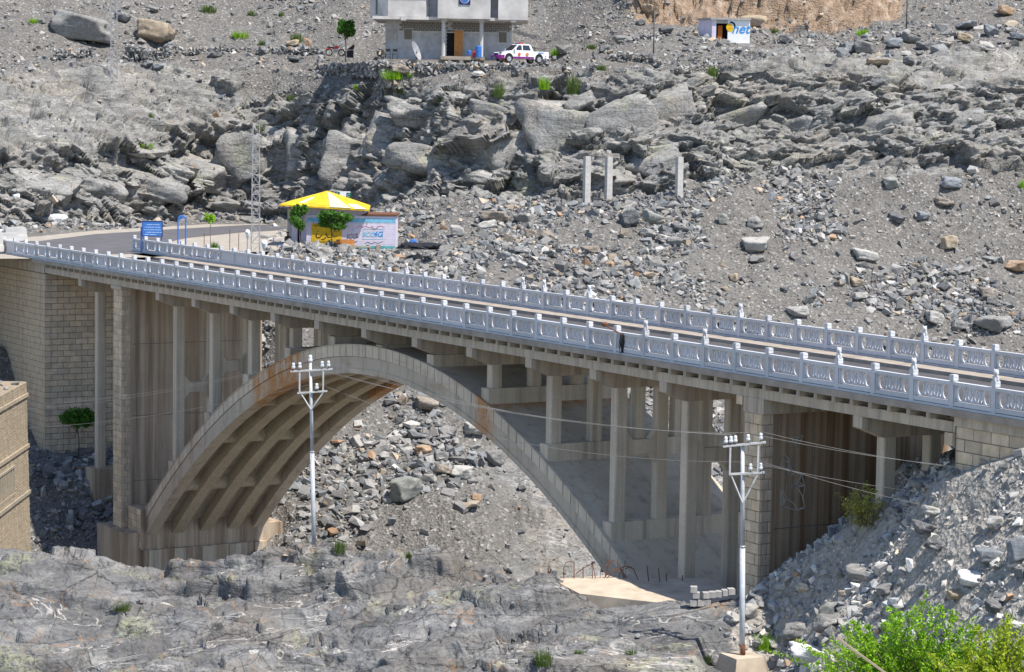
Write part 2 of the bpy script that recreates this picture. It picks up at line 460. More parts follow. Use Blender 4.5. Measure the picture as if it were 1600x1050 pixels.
# zones: rock weight
rockw = sstep(4.75, 5.1, Tg) * (1 - sstep(7.15, 7.6, Tg))
rockw = np.maximum(rockw, (1 - sstep(330, 420, PXg)) * sstep(4.9, 5.1, Tg) * (1 - sstep(8.0, 8.4, Tg)) * .95)
slab = (1 - sstep(280, 420, PXg)) * sstep(6.9, 7.2, Tg) * (1 - sstep(8.0, 8.4, Tg))          # smooth rock shelf, left
dome = sstep(1120, 1250, PXg) * sstep(6.8, 7.05, Tg) * (1 - sstep(7.9, 8.2, Tg))              # smooth rock dome, right
rockw = np.maximum(rockw, dome)
low = sstep(600, 900, PXg + 60*np.sin(Tg*5.0)) * (1 - sstep(.9, 2.3, Tg + .35*np.sin(PXg/70)))                    # bare rock low in the gorge
rockw = np.maximum(rockw, low * .78)
tanw = sstep(960, 1010, PXg) * (1 - sstep(1380, 1440, PXg)) * sstep(9.75, 10.0, Tg)
flatw = (1 - sstep(400, 470, PXg)) * sstep(2.9, 3.05, Tg) * (1 - sstep(3.95, 4.1, Tg))        # road shelf
terr = sstep(500, 600, PXg) * (1 - sstep(900, 980, PXg)) * sstep(8.05, 8.2, Tg) * (1 - sstep(8.9, 9.05, Tg))
N0 = grid_normals(G)
N0 = smooth_axis(smooth_axis(N0, 12, 0), 12, 1)
if N0[A_//2, B_//2, 1] > 0: N0 = -N0
P_ = G.reshape(-1, 3).astype(np.float32)
def rot(p, ax, az):
    ca, sa, cz, sz = math.cos(ax), math.sin(ax), math.cos(az), math.sin(az)
    R = np.array([[cz, -sz, 0], [sz, cz, 0], [0, 0, 1]]) @ np.array([[1, 0, 0], [0, ca, -sa], [0, sa, ca]])
    return p @ R.T.astype(np.float32)
warp = np.stack([fbm(P_*.35, 2, 40), fbm(P_*.35, 2, 50), fbm(P_*.35, 2, 60)], -1).astype(np.float32)
Pw = rot(P_ + warp*.7, .35, .25)
f1 = facets(Pw * np.array([.18, .22, .26], np.float32), 3, 1.15)
f2 = facets(Pw * np.array([.48, .6, .80], np.float32) + 31, 7, 1.15)
f3 = facets(Pw * np.array([1.2, 1.5, 2.2], np.float32) + 57, 13, 1.0)
nb = fbm(P_*.12, 3, 90); nm = fbm(P_*.6, 4, 95); nf = fbm(P_*2.4, 3, 99)
def r2(a): return a.reshape(A_, B_)
f1, f2, f3, nb, nm, nf = map(r2, (f1, f2, f3, nb, nm, nf))
smoothrock = np.clip(slab + dome*.9, 0, 1)
leftcliff = sstep(5.0, 5.2, Tg) * (1 - sstep(6.9, 7.2, Tg))
hard = rockw * (1 - .78*smoothrock) * (1-low)
right_fine = sstep(1080, 1180, PXg)
d_rock = nb*.8 + f1*(1.15 - .5*right_fine) + f2*(.58-.1*right_fine) + f3*.20 + nm*.15 + nf*.05
disp = hard*d_rock + rockw*smoothrock*(nb*.9 + nm*.28 + f1*.35*slab + f2*(.14+.22*slab) + f3*.09) \
     + (1-rockw)*(1-flatw)*(1-terr)*(nb*.55 + nm*.20 + nf*.06) + tanw*(nb*.9 + f1*.5 + f2*.45 + nm*.5 + f3*.2) + flatw*nf*.01 + terr*nm*.05
low_soft = low*(1 - sstep(.5, 1.4, f1))
disp = disp*(1-low) + low*(nb*.6 + nm*.3 + f2*.16 + f3*.08 + nf*.05)
out = N0*.55 + np.array([0, -.75, 0])
dirv = N0*(1-hard[..., None]) + out*hard[..., None]
G = G + dirv * disp[..., None]
tw = sstep(575, 625, PXg)*(1-sstep(845, 900, PXg))*sstep(228.6, 229.8, G[..., 1])*(1-sstep(241, 246, G[..., 1]))*(Tg > 7)
G[..., 2] = G[..., 2]*(1-tw) + tw*(15.12 + .04*nm)
# the bridge needs room: below deck level under and beside the spans
X_, Y_ = to_bridge(G)
cap = np.full_like(X_, 1e3)
under = (X_ > 5.2) & (Y_ > -30)
capu = -13.2 - .25*(X_-6) + np.maximum(0, Y_-10.4)*1.15 + np.maximum(0, -.5-Y_)*.05 + nm*.4
cap = np.where(under, capu, cap)
inside = (X_ <= 5.2) & (Y_ > 1.2) & (Y_ < 9.6)
cap = np.where(inside, -1.2, cap)
front = (X_ <= 5.2) & (Y_ <= 1.2)
cap = np.where(front, np.where(X_ > -7, -6.6 - 1.0*np.maximum(0, X_+2.0), -.4) + nm*.3, cap)
cap = np.where(G[..., 2] > 3, 1e3, cap)
G[..., 2] = np.minimum(G[..., 2], cap)
zone = np.stack([rockw, 1-rockw, tanw], -1)
hill, BV_HILL = grid_object('hillside', G, zone, M_HILL)
tag(hill, kind='structure')
HILL_G, HILL_ROCK, HILL_T, HILL_PX = G, rockw, Tg, PXg
HILL_TAN, HILL_FLAT, HILL_TERR = tanw, flatw, terr

# ---------------------------------------------------------------- the near bank: foreground rock and rubble mound
NEAR_PX = [-200, 0, 130, 230, 330, 420, 500, 560, 650, 750, 850, 910, 1000, 1150, 1200, 1270, 1340, 1400, 1480, 1600, 1800, 2100, 2500]
crest = {-200:(848,112), 0:(856,112), 130:(866,113), 230:(896,113), 330:(896,112), 420:(880,112), 500:(852,113), 560:(866,111), 650:(884,108), 750:(884,106), 850:(898,103),
         910:(936,98.8), 1000:(939,97.3), 1150:(937,95.6), 1200:(900,95.3), 1270:(853,94), 1340:(803,92.6), 1400:(777,90.4), 1480:(748,87), 1600:(712,83.8), 1800:(715,78.6), 2100:(772,71.8), 2500:(839,64.8)}
NEAR = []
for px in NEAR_PX:
    cy, cd = crest[px]
    r = sstep(1120, 1420, np.array(float(px))).item()
    rp = sstep(800, 1100, np.array(float(px))).item()
    m1 = (cy + (1060-cy)*.32, cd - 6 + 3*rp); m2 = (cy + (1060-cy)*.68, cd - 12.5 + 6.3*rp); bo = (1065, cd - 18.5 + 9.3*rp)
    cz = at(px, cy, cd).z
    back = Z(px, cd + 3, cz - 1.6*(1-r) - .15); back2 = Z(px, cd + 12, cz - 9*(1-r) - .6); back3 = Z(px, cd+18, -24 if r < .6 else cz-1.5)
    nr = at(px, 1065, bo[1])
    near = Z(px, bo[1] - 14, nr.z - .6 + 1.0*r); near2 = Z(px, bo[1]-45, nr.z - 2)
    NEAR.append([back3, back2, back, C(px, cy, cd), C(px, *m1), C(px, *m2), C(px, *bo), tuple(near), tuple(near2)])
npx = np.linspace(-200, 2500, 1150)
NC = [8, 14, 22, 62, 62, 62, 18, 8]
H, T2 = interp_grid(NEAR_PX, NEAR, npx, NC)
A2, B2 = H.shape[:2]
PX2 = np.repeat(npx[:, None], B2, 1); T2g = np.repeat(T2[None, :], A2, 0)
mound = sstep(1120, 1230, PX2 + (T2g-3)*10 + 25*np.sin(T2g*2.1))
N2 = smooth_axis(smooth_axis(grid_normals(H), 10, 0), 10, 1)
if N2[A2//2, B2//2, 2] < 0: N2 = -N2
Q = H.reshape(-1, 3).astype(np.float32)
warp = np.stack([fbm(Q*.5, 2, 140), fbm(Q*.5, 2, 150), fbm(Q*.5, 2, 160)], -1).astype(np.float32)
Qw = rot(Q + warp*.8, .25, -.12)
e1 = facets(Qw*np.array([.11, .26, .40], np.float32), 203, 1.2)
e2 = facets(Qw*np.array([.32, .72, 1.0], np.float32)+9, 207, 1.3)
e3 = facets(Qw*np.array([1.0, 2.0, 2.6], np.float32)+5, 211, 1.2)
n1 = fbm(Q*np.array([.10, .2, .2], np.float32), 3, 190); n2 = fbm(Q*.9, 4, 195); n3 = fbm(Q*3.5, 3, 199)
e1, e2, e3, n1, n2, n3 = (a.reshape(A2, B2) for a in (e1, e2, e3, n1, n2, n3))
ed = smooth_axis(smooth_axis(e1*.66, 3, 0), 1, 1) + e2*.20 + e3*.045 + n1*.5 + n2*.04 + n3*.012
hb_ = (Qw @ np.array([.12, -.40, .9], np.float32)).reshape(A2, B2) + .35*n2 + .5*n1
ed = ed + .16*(np.mod(hb_*.9, 1.0)) + .05*(np.mod(hb_*2.7+.3, 1.0)) - .42
calm = sstep(840, 900, PX2)*(1-sstep(1180, 1230, PX2))
ed = ed*(1-.55*calm) - .10*calm
disp2 = (1-mound)*ed + mound*(n1*.25 + n2*.10 + n3*.03)
H = H + N2*disp2[..., None]
Xn, Yn = to_bridge(H)
lim = np.where((Yn > -1.0) & (Xn < 86.2), -9.6, 1e3)          # stay clear of the arch
H[..., 2] = np.minimum(H[..., 2], np.where((Yn > -.4) & (Xn > 98.6), np.minimum(H[..., 2], -1.6), lim))
pbz = at(1160, 1024, 91.5)
lz = pbz.z - .62 + .08*n2 + 1.6*np.maximum(0, np.abs(H[..., 0]-pbz.x)-1.25) + 1.2*np.maximum(0, H[..., 1]-pbz.y-.9)
H[..., 2] = np.minimum(H[..., 2], lz)
zone2 = np.stack([1-mound, mound, mound*0], -1)
fore, BV_FORE = grid_object('near_bank', H, zone2, M_FORE)
tag(fore, kind='structure')
FORE_G, FORE_M, FORE_T, FORE_PX = H, mound, T2g, PX2

def hit(px, py, bvh=None):
    """where the sight line of a photo pixel meets the ground"""
    d = Vector(ray(px, py)).normalized(); o = Vector((0, 0, CAMZ))
    best = None
    for b in ((bvh,) if bvh else (BV_FORE, BV_HILL)):
        r = b.ray_cast(o, d, 600)
        if r[0] is not None and (best is None or r[3] < best[3]): best = r
    return best
def ground(x, y, bvh):
    r = bvh.ray_cast(Vector((x, y, 80)), Vector((0, 0, -1)), 300)
    return r[0]
# gorge floor so that nothing is open below
gm = MB(); gm.add([(-400, -60, -27), (400, -60, -27), (400, 420, -27), (-400, 420, -27)], [(0, 1, 2, 3)])
g_o = gm.build('ground', M_HILL); tag(g_o, kind='structure')

# ---------------------------------------------------------------- the arch bridge
M_CONC = m_concrete('pale_concrete', (.60, .505, .395), (.41, .335, .255), streak=.65, blotch=.65)
M_COLUMN = m_concrete('column_concrete', (.66, .56, .44), (.47, .385, .295), streak=.6, blotch=.65)
M_PIER = m_concrete('streaked_concrete', (.56, .45, .34), (.35, .275, .20), streak=.85, brown=.4)
M_PIER_B = m_concrete('brown_streaked_concrete', (.44, .34, .24), (.27, .19, .125), streak=.8, brown=.9)
M_ASHLAR = m_stone('dressed_stone', (.60, .485, .365), .2)
M_ASHLAR_W = m_stone('warm_dressed_stone', (.68, .54, .385), .18)
M_JOINT = plain('mortar_joint', (.16, .14, .12), .95)
M_ASPHALT = plain('asphalt', (.085, .08, .082), .9, vary=.3, scale=.8)
M_WALK = plain('footway_concrete', (.35, .30, .25), .9, vary=.3, scale=1.2)
M_WHITE = None
def m_white():
    t = NT('white_railing_paint'); v = t.geo()
    d = t.noise(v, 1.6, 6, .65); e = t.noise(v, 12, 4, .7)
    c = t.mix(t.ramp(d, [(.45, 0.0), (.72, .35)]), (.60, .60, .62), (.45, .45, .46))
    c = t.mix(t.ramp(e, [(.60, 0.0), (.70, .6)]), c, (.40, .37, .33))
    oi = t.n('ShaderNodeObjectInfo')
    c = t.mix(1.0, c, t.ramp(oi.outputs['Random'], [(0, .80), (.5, .95), (1, 1.0)]), 'MULTIPLY')
    dr = t.noise(t.geo(scale=(3, 3, .5)), 1.5, 5, .7)
    c = t.mix(t.ramp(dr, [(.56, 0.0), (.70, .45)]), c, (.36, .33, .30))
    t.bump(e, .15, .01)
    return t.done(c, .6, .35)
M_WHITE = m_white()

def m_arch(name='arch_concrete', k=1.0):
    """arch concrete with rust run-off on the haunch and one bent"""
    t = NT(name); v = t.coord()
    big = t.noise(v, .5, 6, .65); fine = t.noise(v, 8, 5, .7)
    c = t.mix(t.ramp(big, [(.35, 0.0), (.7, .6)]), (.58*k, .485*k, .375*k), (.41*k, .335*k, .255*k))
    c = t.mix(t.ramp(t.noise(t.coord(scale=(1.3, 1.3, .12)), 1.4, 5, .65), [(.5, 0.0), (.7, .5)]), c, (.20, .175, .15))
    xs = t.sep(v)
    jag = t.math('MULTIPLY', t.math('SUBTRACT', t.noise(t.coord(scale=(1, 1, .25)), .8, 5, .65), .5), 7.0)
    a = t.math('ABSOLUTE', t.math('SUBTRACT', t.math('ADD', xs[0], jag), 41.3))
    s1 = t.ramp(t.math('DIVIDE', a, 7.0), [(.3, .95), (.62, 0.0)])
    b = t.math('ABSOLUTE', t.math('SUBTRACT', t.math('ADD', xs[0], t.math('MULTIPLY', jag, .22)), 64.3))
    s2 = t.ramp(t.math('DIVIDE', b, 2.2), [(.15, .85), (.5, 0.0)])
    c = t.mix(t.math('MULTIPLY', t.math('MAXIMUM', s1, s2), t.ramp(t.noise(t.coord(scale=(1.2, 1.2, .5)), 1.6, 5, .7), [(.32, .25), (.56, 1.0)])), c, t.ramp(fine, [(.3, (.30, .12, .04)), (.65, (.58, .27, .09))]))
    ed = t.noise(t.coord(scale=(.5, 2, 2)), 1.0, 4)
    c = t.mix(t.ramp(ed, [(.56, 0.0), (.7, .35)]), c, (.40, .25, .12))
    t.bump(fine, .35, .02)
    return t.done(c, .88, .25)
M_ARCH = m_arch()
M_RING = m_arch('ring_stone_face', 1.22)
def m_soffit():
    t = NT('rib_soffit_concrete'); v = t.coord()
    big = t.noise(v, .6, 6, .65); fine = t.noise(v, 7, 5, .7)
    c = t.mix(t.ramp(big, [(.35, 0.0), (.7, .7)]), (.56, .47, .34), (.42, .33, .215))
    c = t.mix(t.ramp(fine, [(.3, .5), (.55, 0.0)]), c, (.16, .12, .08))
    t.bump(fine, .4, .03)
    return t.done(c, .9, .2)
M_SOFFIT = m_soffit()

bridge = empty('arch_bridge', BO, TH - math.pi/2)
tag(bridge, 'long concrete deck arch bridge with pale openwork railings crossing the gorge', 'bridge')
W = 9.855
XC = 53.1
def ext(x): return -1.9 - .0135*(x-XC)**2
def intr(x): return -3.4 - .0137*(x-XC)**2
# carriageway and footways
mb = MB()
mb.box(-9, 132, 1.35, W-1.35, -.25, -.16)
deck_road = mb.build('road_surface', M_ASPHALT, bridge)
for y0, y1 in ((-.28, 1.35), (W-1.35, W+.28)):
    MB().box(-1.2 if y0 < 1 else -2.6, 132, y0, y1, -.25, 0).build('footway', M_WALK, bridge)
mb = MB(); mb.box(5.2, 132, .96, W-.96, -.5, -.254)
for y in (2.6, 4.3, 6.0, 7.7): mb.box(5.6, 99.2, y, y+.4, -.88, -.5)
mb.build('deck_slab', M_CONC, bridge)
for y0, y1, yr in ((0, .42, .75), (W-.42, W, W-.95)):
    mb = MB(); mb.box(6.1, 99.0, y0, y1, -.88, -.49); mb.box(5.6, 99.0, yr, yr+.2, -.49, -.252)
    mb.build('edge_beam', M_CONC, bridge)
# corbels under the footway
cme = MB().box(-.10, .10, -.22, .74, -.486, -.254).mesh('corbel')
for j in range(84):
    link('corbel', cme, M_CONC, bridge, (6.6 + j*1.1, 0, 0))
    if j % 1 == 0 and j > 60: pass
# bents
XK = [52.87 + 5.49*k for k in range(-5, 6)]
capme = MB().prism([(0, -.885), (0, -1.33), (1.1, -1.75), (W-1.1, -1.75), (W, -1.33), (W, -.885)], 'x', 0, .55).mesh('cap_beam')
COLY = (1.15, 3.4, 5.85, 8.1)
for x in XK + [12.3, 93.35]:
    link('cap_beam', capme, M_CONC, bridge, (x, 0, 0))
def column(x, y, z0, z1):
    c = MB(); ch = .05
    c.prism([(x+.02+ch, y), (x+.52-ch, y), (x+.52, y+ch), (x+.52, y+.6-ch), (x+.52-ch, y+.6), (x+.02+ch, y+.6), (x+.02, y+.6-ch), (x+.02, y+ch)], 'z', z0, z1)
    return c.build('column', M_COLUMN, bridge)
for k, x in zip(range(-5, 6), XK):
    e = ext(x + .27); top = e + .65
    if top < -1.77:
        for y in COLY: column(x, y, top - .02, -1.752)
    # plinth wall on the arch
    MB().box(x-.08, x+.62, .93, W-.93, e - .75, min(top, -1.757)).build('plinth', M_COLUMN, bridge)
    # tie beams with haunches
    if top < -5.0:
        zt = (top - 1.75)/2 - (.2 if k < 0 else .5)
        if k in (5,): zt = -4.15
        if k in (4,): zt = -4.45
        for y0, y1 in ((1.75, 3.4), (6.45, 8.1)):
            MB().prism([(y0, zt+.75), (y0+.35, zt+.32), (y1-.35, zt+.32), (y1, zt+.75), (y1, zt-.75), (y1-.35, zt-.32), (y0+.35, zt-.32), (y0, zt-.75)], 'x', x+.08, x+.46).build('tie_beam', M_COLUMN, bridge)
for y in COLY[:2]: column(93.35, y, -9, -1.752)
for y in COLY: column(12.3, y, -13.55, -1.752)
MB().box(11.75, 13.4, .75, 9.1, -16.3, -13.5).box(11.3, 13.9, .3, 9.5, -24, -16.3).build('pedestal', M_PIER, bridge)

# the arch: barrel slab, five ribs, cross beams
NA = 56
xs = [20.4 + (85.8-20.4)*i/NA for i in range(NA+1)]
def strip(name, y0, y1, top, bot, mat, par, xs=xs):
    v = []; f = []
    for x in xs: v += [(x, y0, top(x)), (x, y1, top(x)), (x, y1, bot(x)), (x, y0, bot(x))]
    for i in range(len(xs)-1):
        a, b = i*4, i*4+4
        f += [(a, b, b+1, a+1), (a+1, b+1, b+2, a+2), (a+2, b+2, b+3, a+3), (a+3, b+3, b, a)]
    f += [(0, 1, 2, 3), (len(v)-1, len(v)-2, len(v)-3, len(v)-4)]
    return MB().add(v, f).build(name, mat, par)
barrel = strip('arch_barrel', .9, W-.9, ext, lambda x: ext(x) - .55*(1 + .0006*(x-XC)**2), M_ARCH, bridge)
ribs = []
for y0, y1, edge in ((.85, 1.6, 1), (2.62, 3.38, 0), (4.55, 5.31, 0), (6.48, 7.24, 0), (W-1.6, W-.85, 1)):
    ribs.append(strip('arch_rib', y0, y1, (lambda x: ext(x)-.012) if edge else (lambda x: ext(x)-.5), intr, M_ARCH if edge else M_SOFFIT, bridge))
strip('arch_lip', .80, .846, lambda x: intr(x)+.28, lambda x: intr(x)+.004, M_ARCH, bridge)
xx = 26.2
while xx < 84:
    zt = ext(xx) - .5; zb = intr(xx) + .22
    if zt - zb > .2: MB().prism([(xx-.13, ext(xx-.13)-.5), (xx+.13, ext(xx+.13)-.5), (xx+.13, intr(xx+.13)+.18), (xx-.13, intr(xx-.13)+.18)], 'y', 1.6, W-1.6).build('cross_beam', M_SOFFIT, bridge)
    xx += 5.49
# ring stones on the near face
x = 21.2; i = 0
while x < 85.4:
    w = .70*math.cos(math.atan(.027*(x-XC)))**.9 + .05
    x1 = x + w - .06
    h = .58
    MB().prism([(x, ext(x)+.02), (x1, ext(x1)+.02), (x1, ext(x1)-h), (x, ext(x)-h)], 'y', .795, .86).build('ring_stone', M_RING, barrel)
    x += w
strip('joint_bed', .835, .88, lambda x: ext(x)+.01, lambda x: ext(x)-.60, M_JOINT, barrel)
strip('coping', .76, .95, lambda x: ext(x)+.075, lambda x: ext(x)+.022, M_ARCH, barrel)

# ashlar facing
def bevel_block(w, d, h):
    b = .018
    m = MB(); m.add([(0,d,0),(w,d,0),(w,d,h),(0,d,h),(0,b,0),(w,b,0),(w,b,h),(0,b,h),(b,0,b),(w-b,0,b),(w-b,0,h-b),(b,0,h-b)],
      [(0,1,2,3),(0,4,5,1),(1,5,6,2),(2,6,7,3),(3,7,4,0),(4,8,9,5),(5,9,10,6),(6,10,11,7),(7,11,8,4),(8,11,10,9)])
    return m.mesh('stone_block')
_bk = {}
def blocks(parent, face, u0, u1, z0, z1, w, h, mat, pos, skip=None, joined=False, half=True):
    """course of dressed blocks on a wall; face '-y' (u runs along x) or '+x' (u runs along y)"""
    acc = MB(); rows = int(round((z1-z0)/h)); h = (z1-z0)/rows
    for r in range(rows):
        u = u0 - (w*.5 if half and r % 2 else 0)
        while u < u1 - .02:
            a, b = max(u, u0), min(u + w, u1)
            zz = z1 - (r+1)*h
            if b - a > .06 and not (skip and skip(a, b, zz)):
                out = rng.uniform(.018, .034)
                g = .014
                if joined:
                    acc.box(a+g, b-g, pos-out, pos+.05, zz+g, zz+h-g) if face == '-y' else acc.box(pos-.05, pos+out, a+g, b-g, zz+g, zz+h-g)
                else:
                    key = (round(b-a, 2), round(h, 3))
                    if key not in _bk: _bk[key] = bevel_block(key[0]-2*g, .08, h-2*g)
                    o = link('stone_block', _bk[key], mat, parent)
                    if face == '-y': o.location = (a+g, pos-out, zz+g)
                    else: o.location = (pos+out, a+g, zz+g); o.rotation_euler = (0, 0, math.pi/2)
            u += w
    if joined:
        o = acc.build('stone_facing', mat, parent); o['kind'] = 'stuff'
def wall(name, x0, x1, y0, y1, z0, z1, mat):
    return MB().box(x0, x1, y0, y1, z0, z1).build(name, mat, bridge)
# left pier
pl = wall('pier', 18.5, 19.9, .03, W-.03, -16.4, -1.1, M_PIER)
blocks(pl, '-y', 18.5, 19.9, -16.4, -1.1, .72, .415, M_ASHLAR_W, .03)
blocks(pl, '+x', .03, .60, -16.4, -1.1, .40, .415, M_ASHLAR, 19.9)
MB().box(18.3, 20.0, -.1, W+.1, -1.1, -.885).build('pier_cap', M_CONC, pl)
for z in (-4.6, -9.2, -13.4):
    MB().box(19.885, 19.908, .75, W-.4, z, z+.035).build('cold_joint', M_JOINT, pl)
MB().box(17.2, 21.9, -.55, W+.6, -26, -16.4).build('footing', M_PIER, bridge)
ab = MB().box(19.9, 22.1, .45, W-.45, -17.5, -14.9).build('arch_abutment', M_PIER, bridge)
blocks(ab, '-y', 19.92, 22.1, -17.4, -14.9, .72, .415, M_ASHLAR_W, .45)
MB().box(20.4, 22.3, .6, W-.6, -24, -17.5).build('spring_wall', M_PIER, bridge)
mb = MB()
for y in (.9, 2.65, 4.58, 6.5, 8.3): mb.box(22.3, 22.38, y, y+.8, -20, -17.52)
mb.build('rib_seat', M_CONC, bridge)
# left abutment
al = wall('abutment', -14, 6.0, .03, W-.03, -14.5, -.9, M_JOINT)
blocks(al, '+x', .03, 6.4, -13.6, -.95, .88, .41, M_ASHLAR, 6.0)
blocks(al, '-y', -9, 6.0, -13.6, -.95, .58, .41, M_ASHLAR_W, .03, joined=True)
MB().box(-14, 5.95, -.05, W+.05, -.9, -.252).build('coping', M_CONC, al)
# right pier
pr = wall('pier', 86.45, 87.6, .03, W-.03, -16, -1.5, M_PIER_B)
blocks(pr, '-y', 86.45, 87.6, -12.9, -1.5, .60, .44, M_ASHLAR_W, .03)
blocks(pr, '+x', .03, .60, -12.9, -1.5, .40, .44, M_ASHLAR, 87.6)
MB().box(86.4, 87.75, -.02, W+.02, -1.5, -.885).build('pier_cap', M_CONC, pr)
MB().box(87.585, 87.615, .75, W-.4, -6.2, -6.165).build('cold_joint', M_JOINT, pr)
MB().box(84.2, 86.45, .6, W-.6, -26, -15.5).build('spring_wall', M_PIER, bridge)
MB().box(85.9, 86.3, -.02, .5, -1.25, -.885).build('bearing_block', M_ASHLAR_W, bridge)
# right abutment
ar = wall('abutment', 99.15, 133, .03, W-.03, -12, -.62, M_JOINT)
blocks(ar, '-y', 99.2, 110, -5.1, -.62, .92, .47, M_ASHLAR_W, .03)
MB().box(99.15, 133, -.06, W+.06, -.62, -.252).build('coping', M_CONC, ar)
MB().box(98.72, 99.14, -.12, .5, -1.35, -.9).build('bearing_block', M_ASHLAR_W, bridge)
MB().box(98.95, 99.13, .02, 1.0, -.88, -.5).build('bearing_block', M_CONC, bridge)

# railings --------------------------------------------------------------------------------
def curve_mesh(outer, holes, depth):
    cu = bpy.data.curves.new('c', 'CURVE'); cu.dimensions = '2D'; cu.fill_mode = 'BOTH'; cu.extrude = depth/2
    for poly in [outer] + holes:
        sp = cu.splines.new('POLY'); sp.points.add(len(poly)-1); sp.use_cyclic_u = True
        for p, q in zip(sp.points, poly): p.co = (q[0], q[1], 0, 1)
    o = bpy.data.objects.new('c', cu); COL.objects.link(o)
    dg = bpy.context.evaluated_depsgraph_get()
    me = bpy.data.meshes.new_from_object(o.evaluated_get(dg))
    bpy.data.objects.remove(o); bpy.data.curves.remove(cu)
    return me
def oval(cx, cy, rx, ry, n=18, a0=0, a1=360):
    return [(cx+rx*math.cos(math.radians(a0+(a1-a0)*k/n)), cy+ry*math.sin(math.radians(a0+(a1-a0)*k/n))) for k in range(n if a1-a0 == 360 else n+1)]
SP = 2.2; PW = .22                      # post spacing and width
x0, x1 = PW/2, SP-PW/2
span = x1-x0
hz0, hz1 = .30, .82
cyy = (hz0+hz1)/2; hh = (hz1-hz0)/2
holes = []
for s in (0, 1):
    def mx(p): return [(x0+x1-a, b) for a, b in p] if s else p
    holes.append(mx(oval(x0+.30, cyy, .185, hh)))
    # slim vase opening beside the oval
    holes.append(mx([(x0+.56, cyy-hh*.98), (x0+.625, cyy-hh*.8), (x0+.595, cyy-hh*.2), (x0+.625, cyy+hh*.6), (x0+.585, cyy+hh*.98), (x0+.53, cyy+hh*.7), (x0+.525, cyy), (x0+.51, cyy-hh*.7)]))
    # two half rings round a lozenge
    for hx_, hz_, sg_ in ((x0+.49, hz1-.03, -1), (x0+.49, hz0+.03, 1), (x0+.635, hz1-.02, -1), (x0+.64, hz0+.02, 1), (x0+.115, hz1-.02, -1), (x0+.115, hz0+.02, 1)):
        holes.append(mx([(hx_-.035, hz_), (hx_+.035, hz_), (hx_, hz_+sg_*.075)] if sg_ > 0 else [(hx_+.035, hz_), (hx_-.035, hz_), (hx_, hz_+sg_*.075)]))
    c = x0+.82
    L = oval(c, cyy, .175, hh*.98, 10, 100, 260); Ri = oval(c, cyy, .175, hh*.98, 10, -80, 80)
    holes.append(mx(L + [(c-.03, cyy-hh*.55), (c-.085, cyy), (c-.03, cyy+hh*.55)]))
    holes.append(mx(Ri + [(c+.03, cyy+hh*.55), (c+.085, cyy), (c+.03, cyy-hh*.55)]))
pf = curve_mesh([(x0, .24), (x1, .24), (x1, .86), (x0, .86)], holes, .10)
bm = bmesh.new(); bm.from_mesh(pf)
bmesh.ops.rotate(bm, verts=bm.verts, matrix=Matrix.Rotation(math.pi/2, 3, 'X'), cent=(0, 0, 0))
def bbox(bm, a, b):
    m = MB().box(a[0], b[0], a[1], b[1], a[2], b[2]).mesh(); bm.from_mesh(m); bpy.data.meshes.remove(m)
bbox(bm, (x0-.01, -.085, .10), (x1+.01, .085, .25))             # bottom rail
bbox(bm, (x0-.01, -.10, .845), (x1+.01, .10, .96))             # top rail
bbox(bm, (x0+.04, -.092, .275), (x0+.075, .092, .84)); bbox(bm, (x1-.075, -.092, .275), (x1-.04, .092, .84))
panel_me = bpy.data.meshes.new('panel'); bm.to_mesh(panel_me); bm.free()
solid = MB().box(x0, x1, -.05, .05, .24, .86).box(x0-.01, x1+.01, -.085, .085, .10, .25).box(x0-.01, x1+.01, -.10, .10, .845, .96)
solid.box(x0+.04, x0+.12, -.08, .08, .25, .85).box(x1-.12, x1-.04, -.08, .08, .25, .85)
solid_me = solid.mesh('panel')
h = PW/2
def post_mesh(lion):
    m = MB().box(-h, h, -h, h, -.04, .94)
    m.prism([(-h-.0, -h), (h, -h), (h, h), (-h, h)], 'z', .94, .965)
    m.box(-h*.82, h*.82, -h*.82, h*.82, .965, 1.0)
    m.box(-h*1.06, h*1.06, -h*1.06, h*1.06, 1.0, 1.19)
    for sx, sy in ((0, -1), (1, 0), (0, 1), (-1, 0)):        # sunk tablet on each side of the cap
        if sx: m.box(sx*h*1.06 - .008, sx*h*1.06 + .008, -h*.7, h*.7, 1.12, 1.15)
        else: m.box(-h*.7, h*.7, sy*h*1.06 - .008, sy*h*1.06 + .008, 1.12, 1.15)
    m.box(-h*.95, h*.95, -h*.95, h*.95, 1.19, 1.215)
    if lion:                                                  # small seated guardian lion
        m.lathe([(.10, 1.215), (.115, 1.27), (.10, 1.34), (.075, 1.42), (.07, 1.45)], n=10)
        m.lathe([(.05, 1.42), (.095, 1.47), (.10, 1.52), (.08, 1.58), (.03, 1.61)], c=(.03, -.03, 0), n=10)
        m.box(.05, .15, -.10, 0, 1.45, 1.52); m.box(.02, .09, -.13, -.06, 1.215, 1.36); m.box(.08, .13, -.04, .04, 1.215, 1.36)
        m.box(-.05, .0, -.10, -.06, 1.57, 1.63); m.box(.05, .09, .0, .04, 1.57, 1.63); m.box(-.15, -.09, -.02, .06, 1.22, 1.36)
    return m.mesh('post')
post_me, lion_me = post_mesh(False), post_mesh(True)
def railing(Y, i0, i1, off, lions, solids, label):
    sill = MB().box((i0-.1)*SP+off, (i1+.1)*SP+off, Y-.16, Y+.16, 0, .075).build('railing', M_WHITE, bridge)
    sill['label'] = label
    for i in range(i0, i1+1):
        o = link('post', lion_me if i in lions else post_me, M_WHITE, sill, (i*SP+off, Y, 0))
        o.rotation_euler = (rng.uniform(-.012, .012), rng.uniform(-.012, .012), rng.uniform(-.03, .03))
        if i in lions: o['label'] = 'railing post topped by a small carved lion'
        if i < i1: link('panel', solid_me if i in solids else panel_me, M_WHITE, sill, (i*SP+off, Y, 0))
railing(0, -1, 58, 0, {36, 38, 42, 44, 46}, {-1}, 'near pale railing with carved openwork panels')
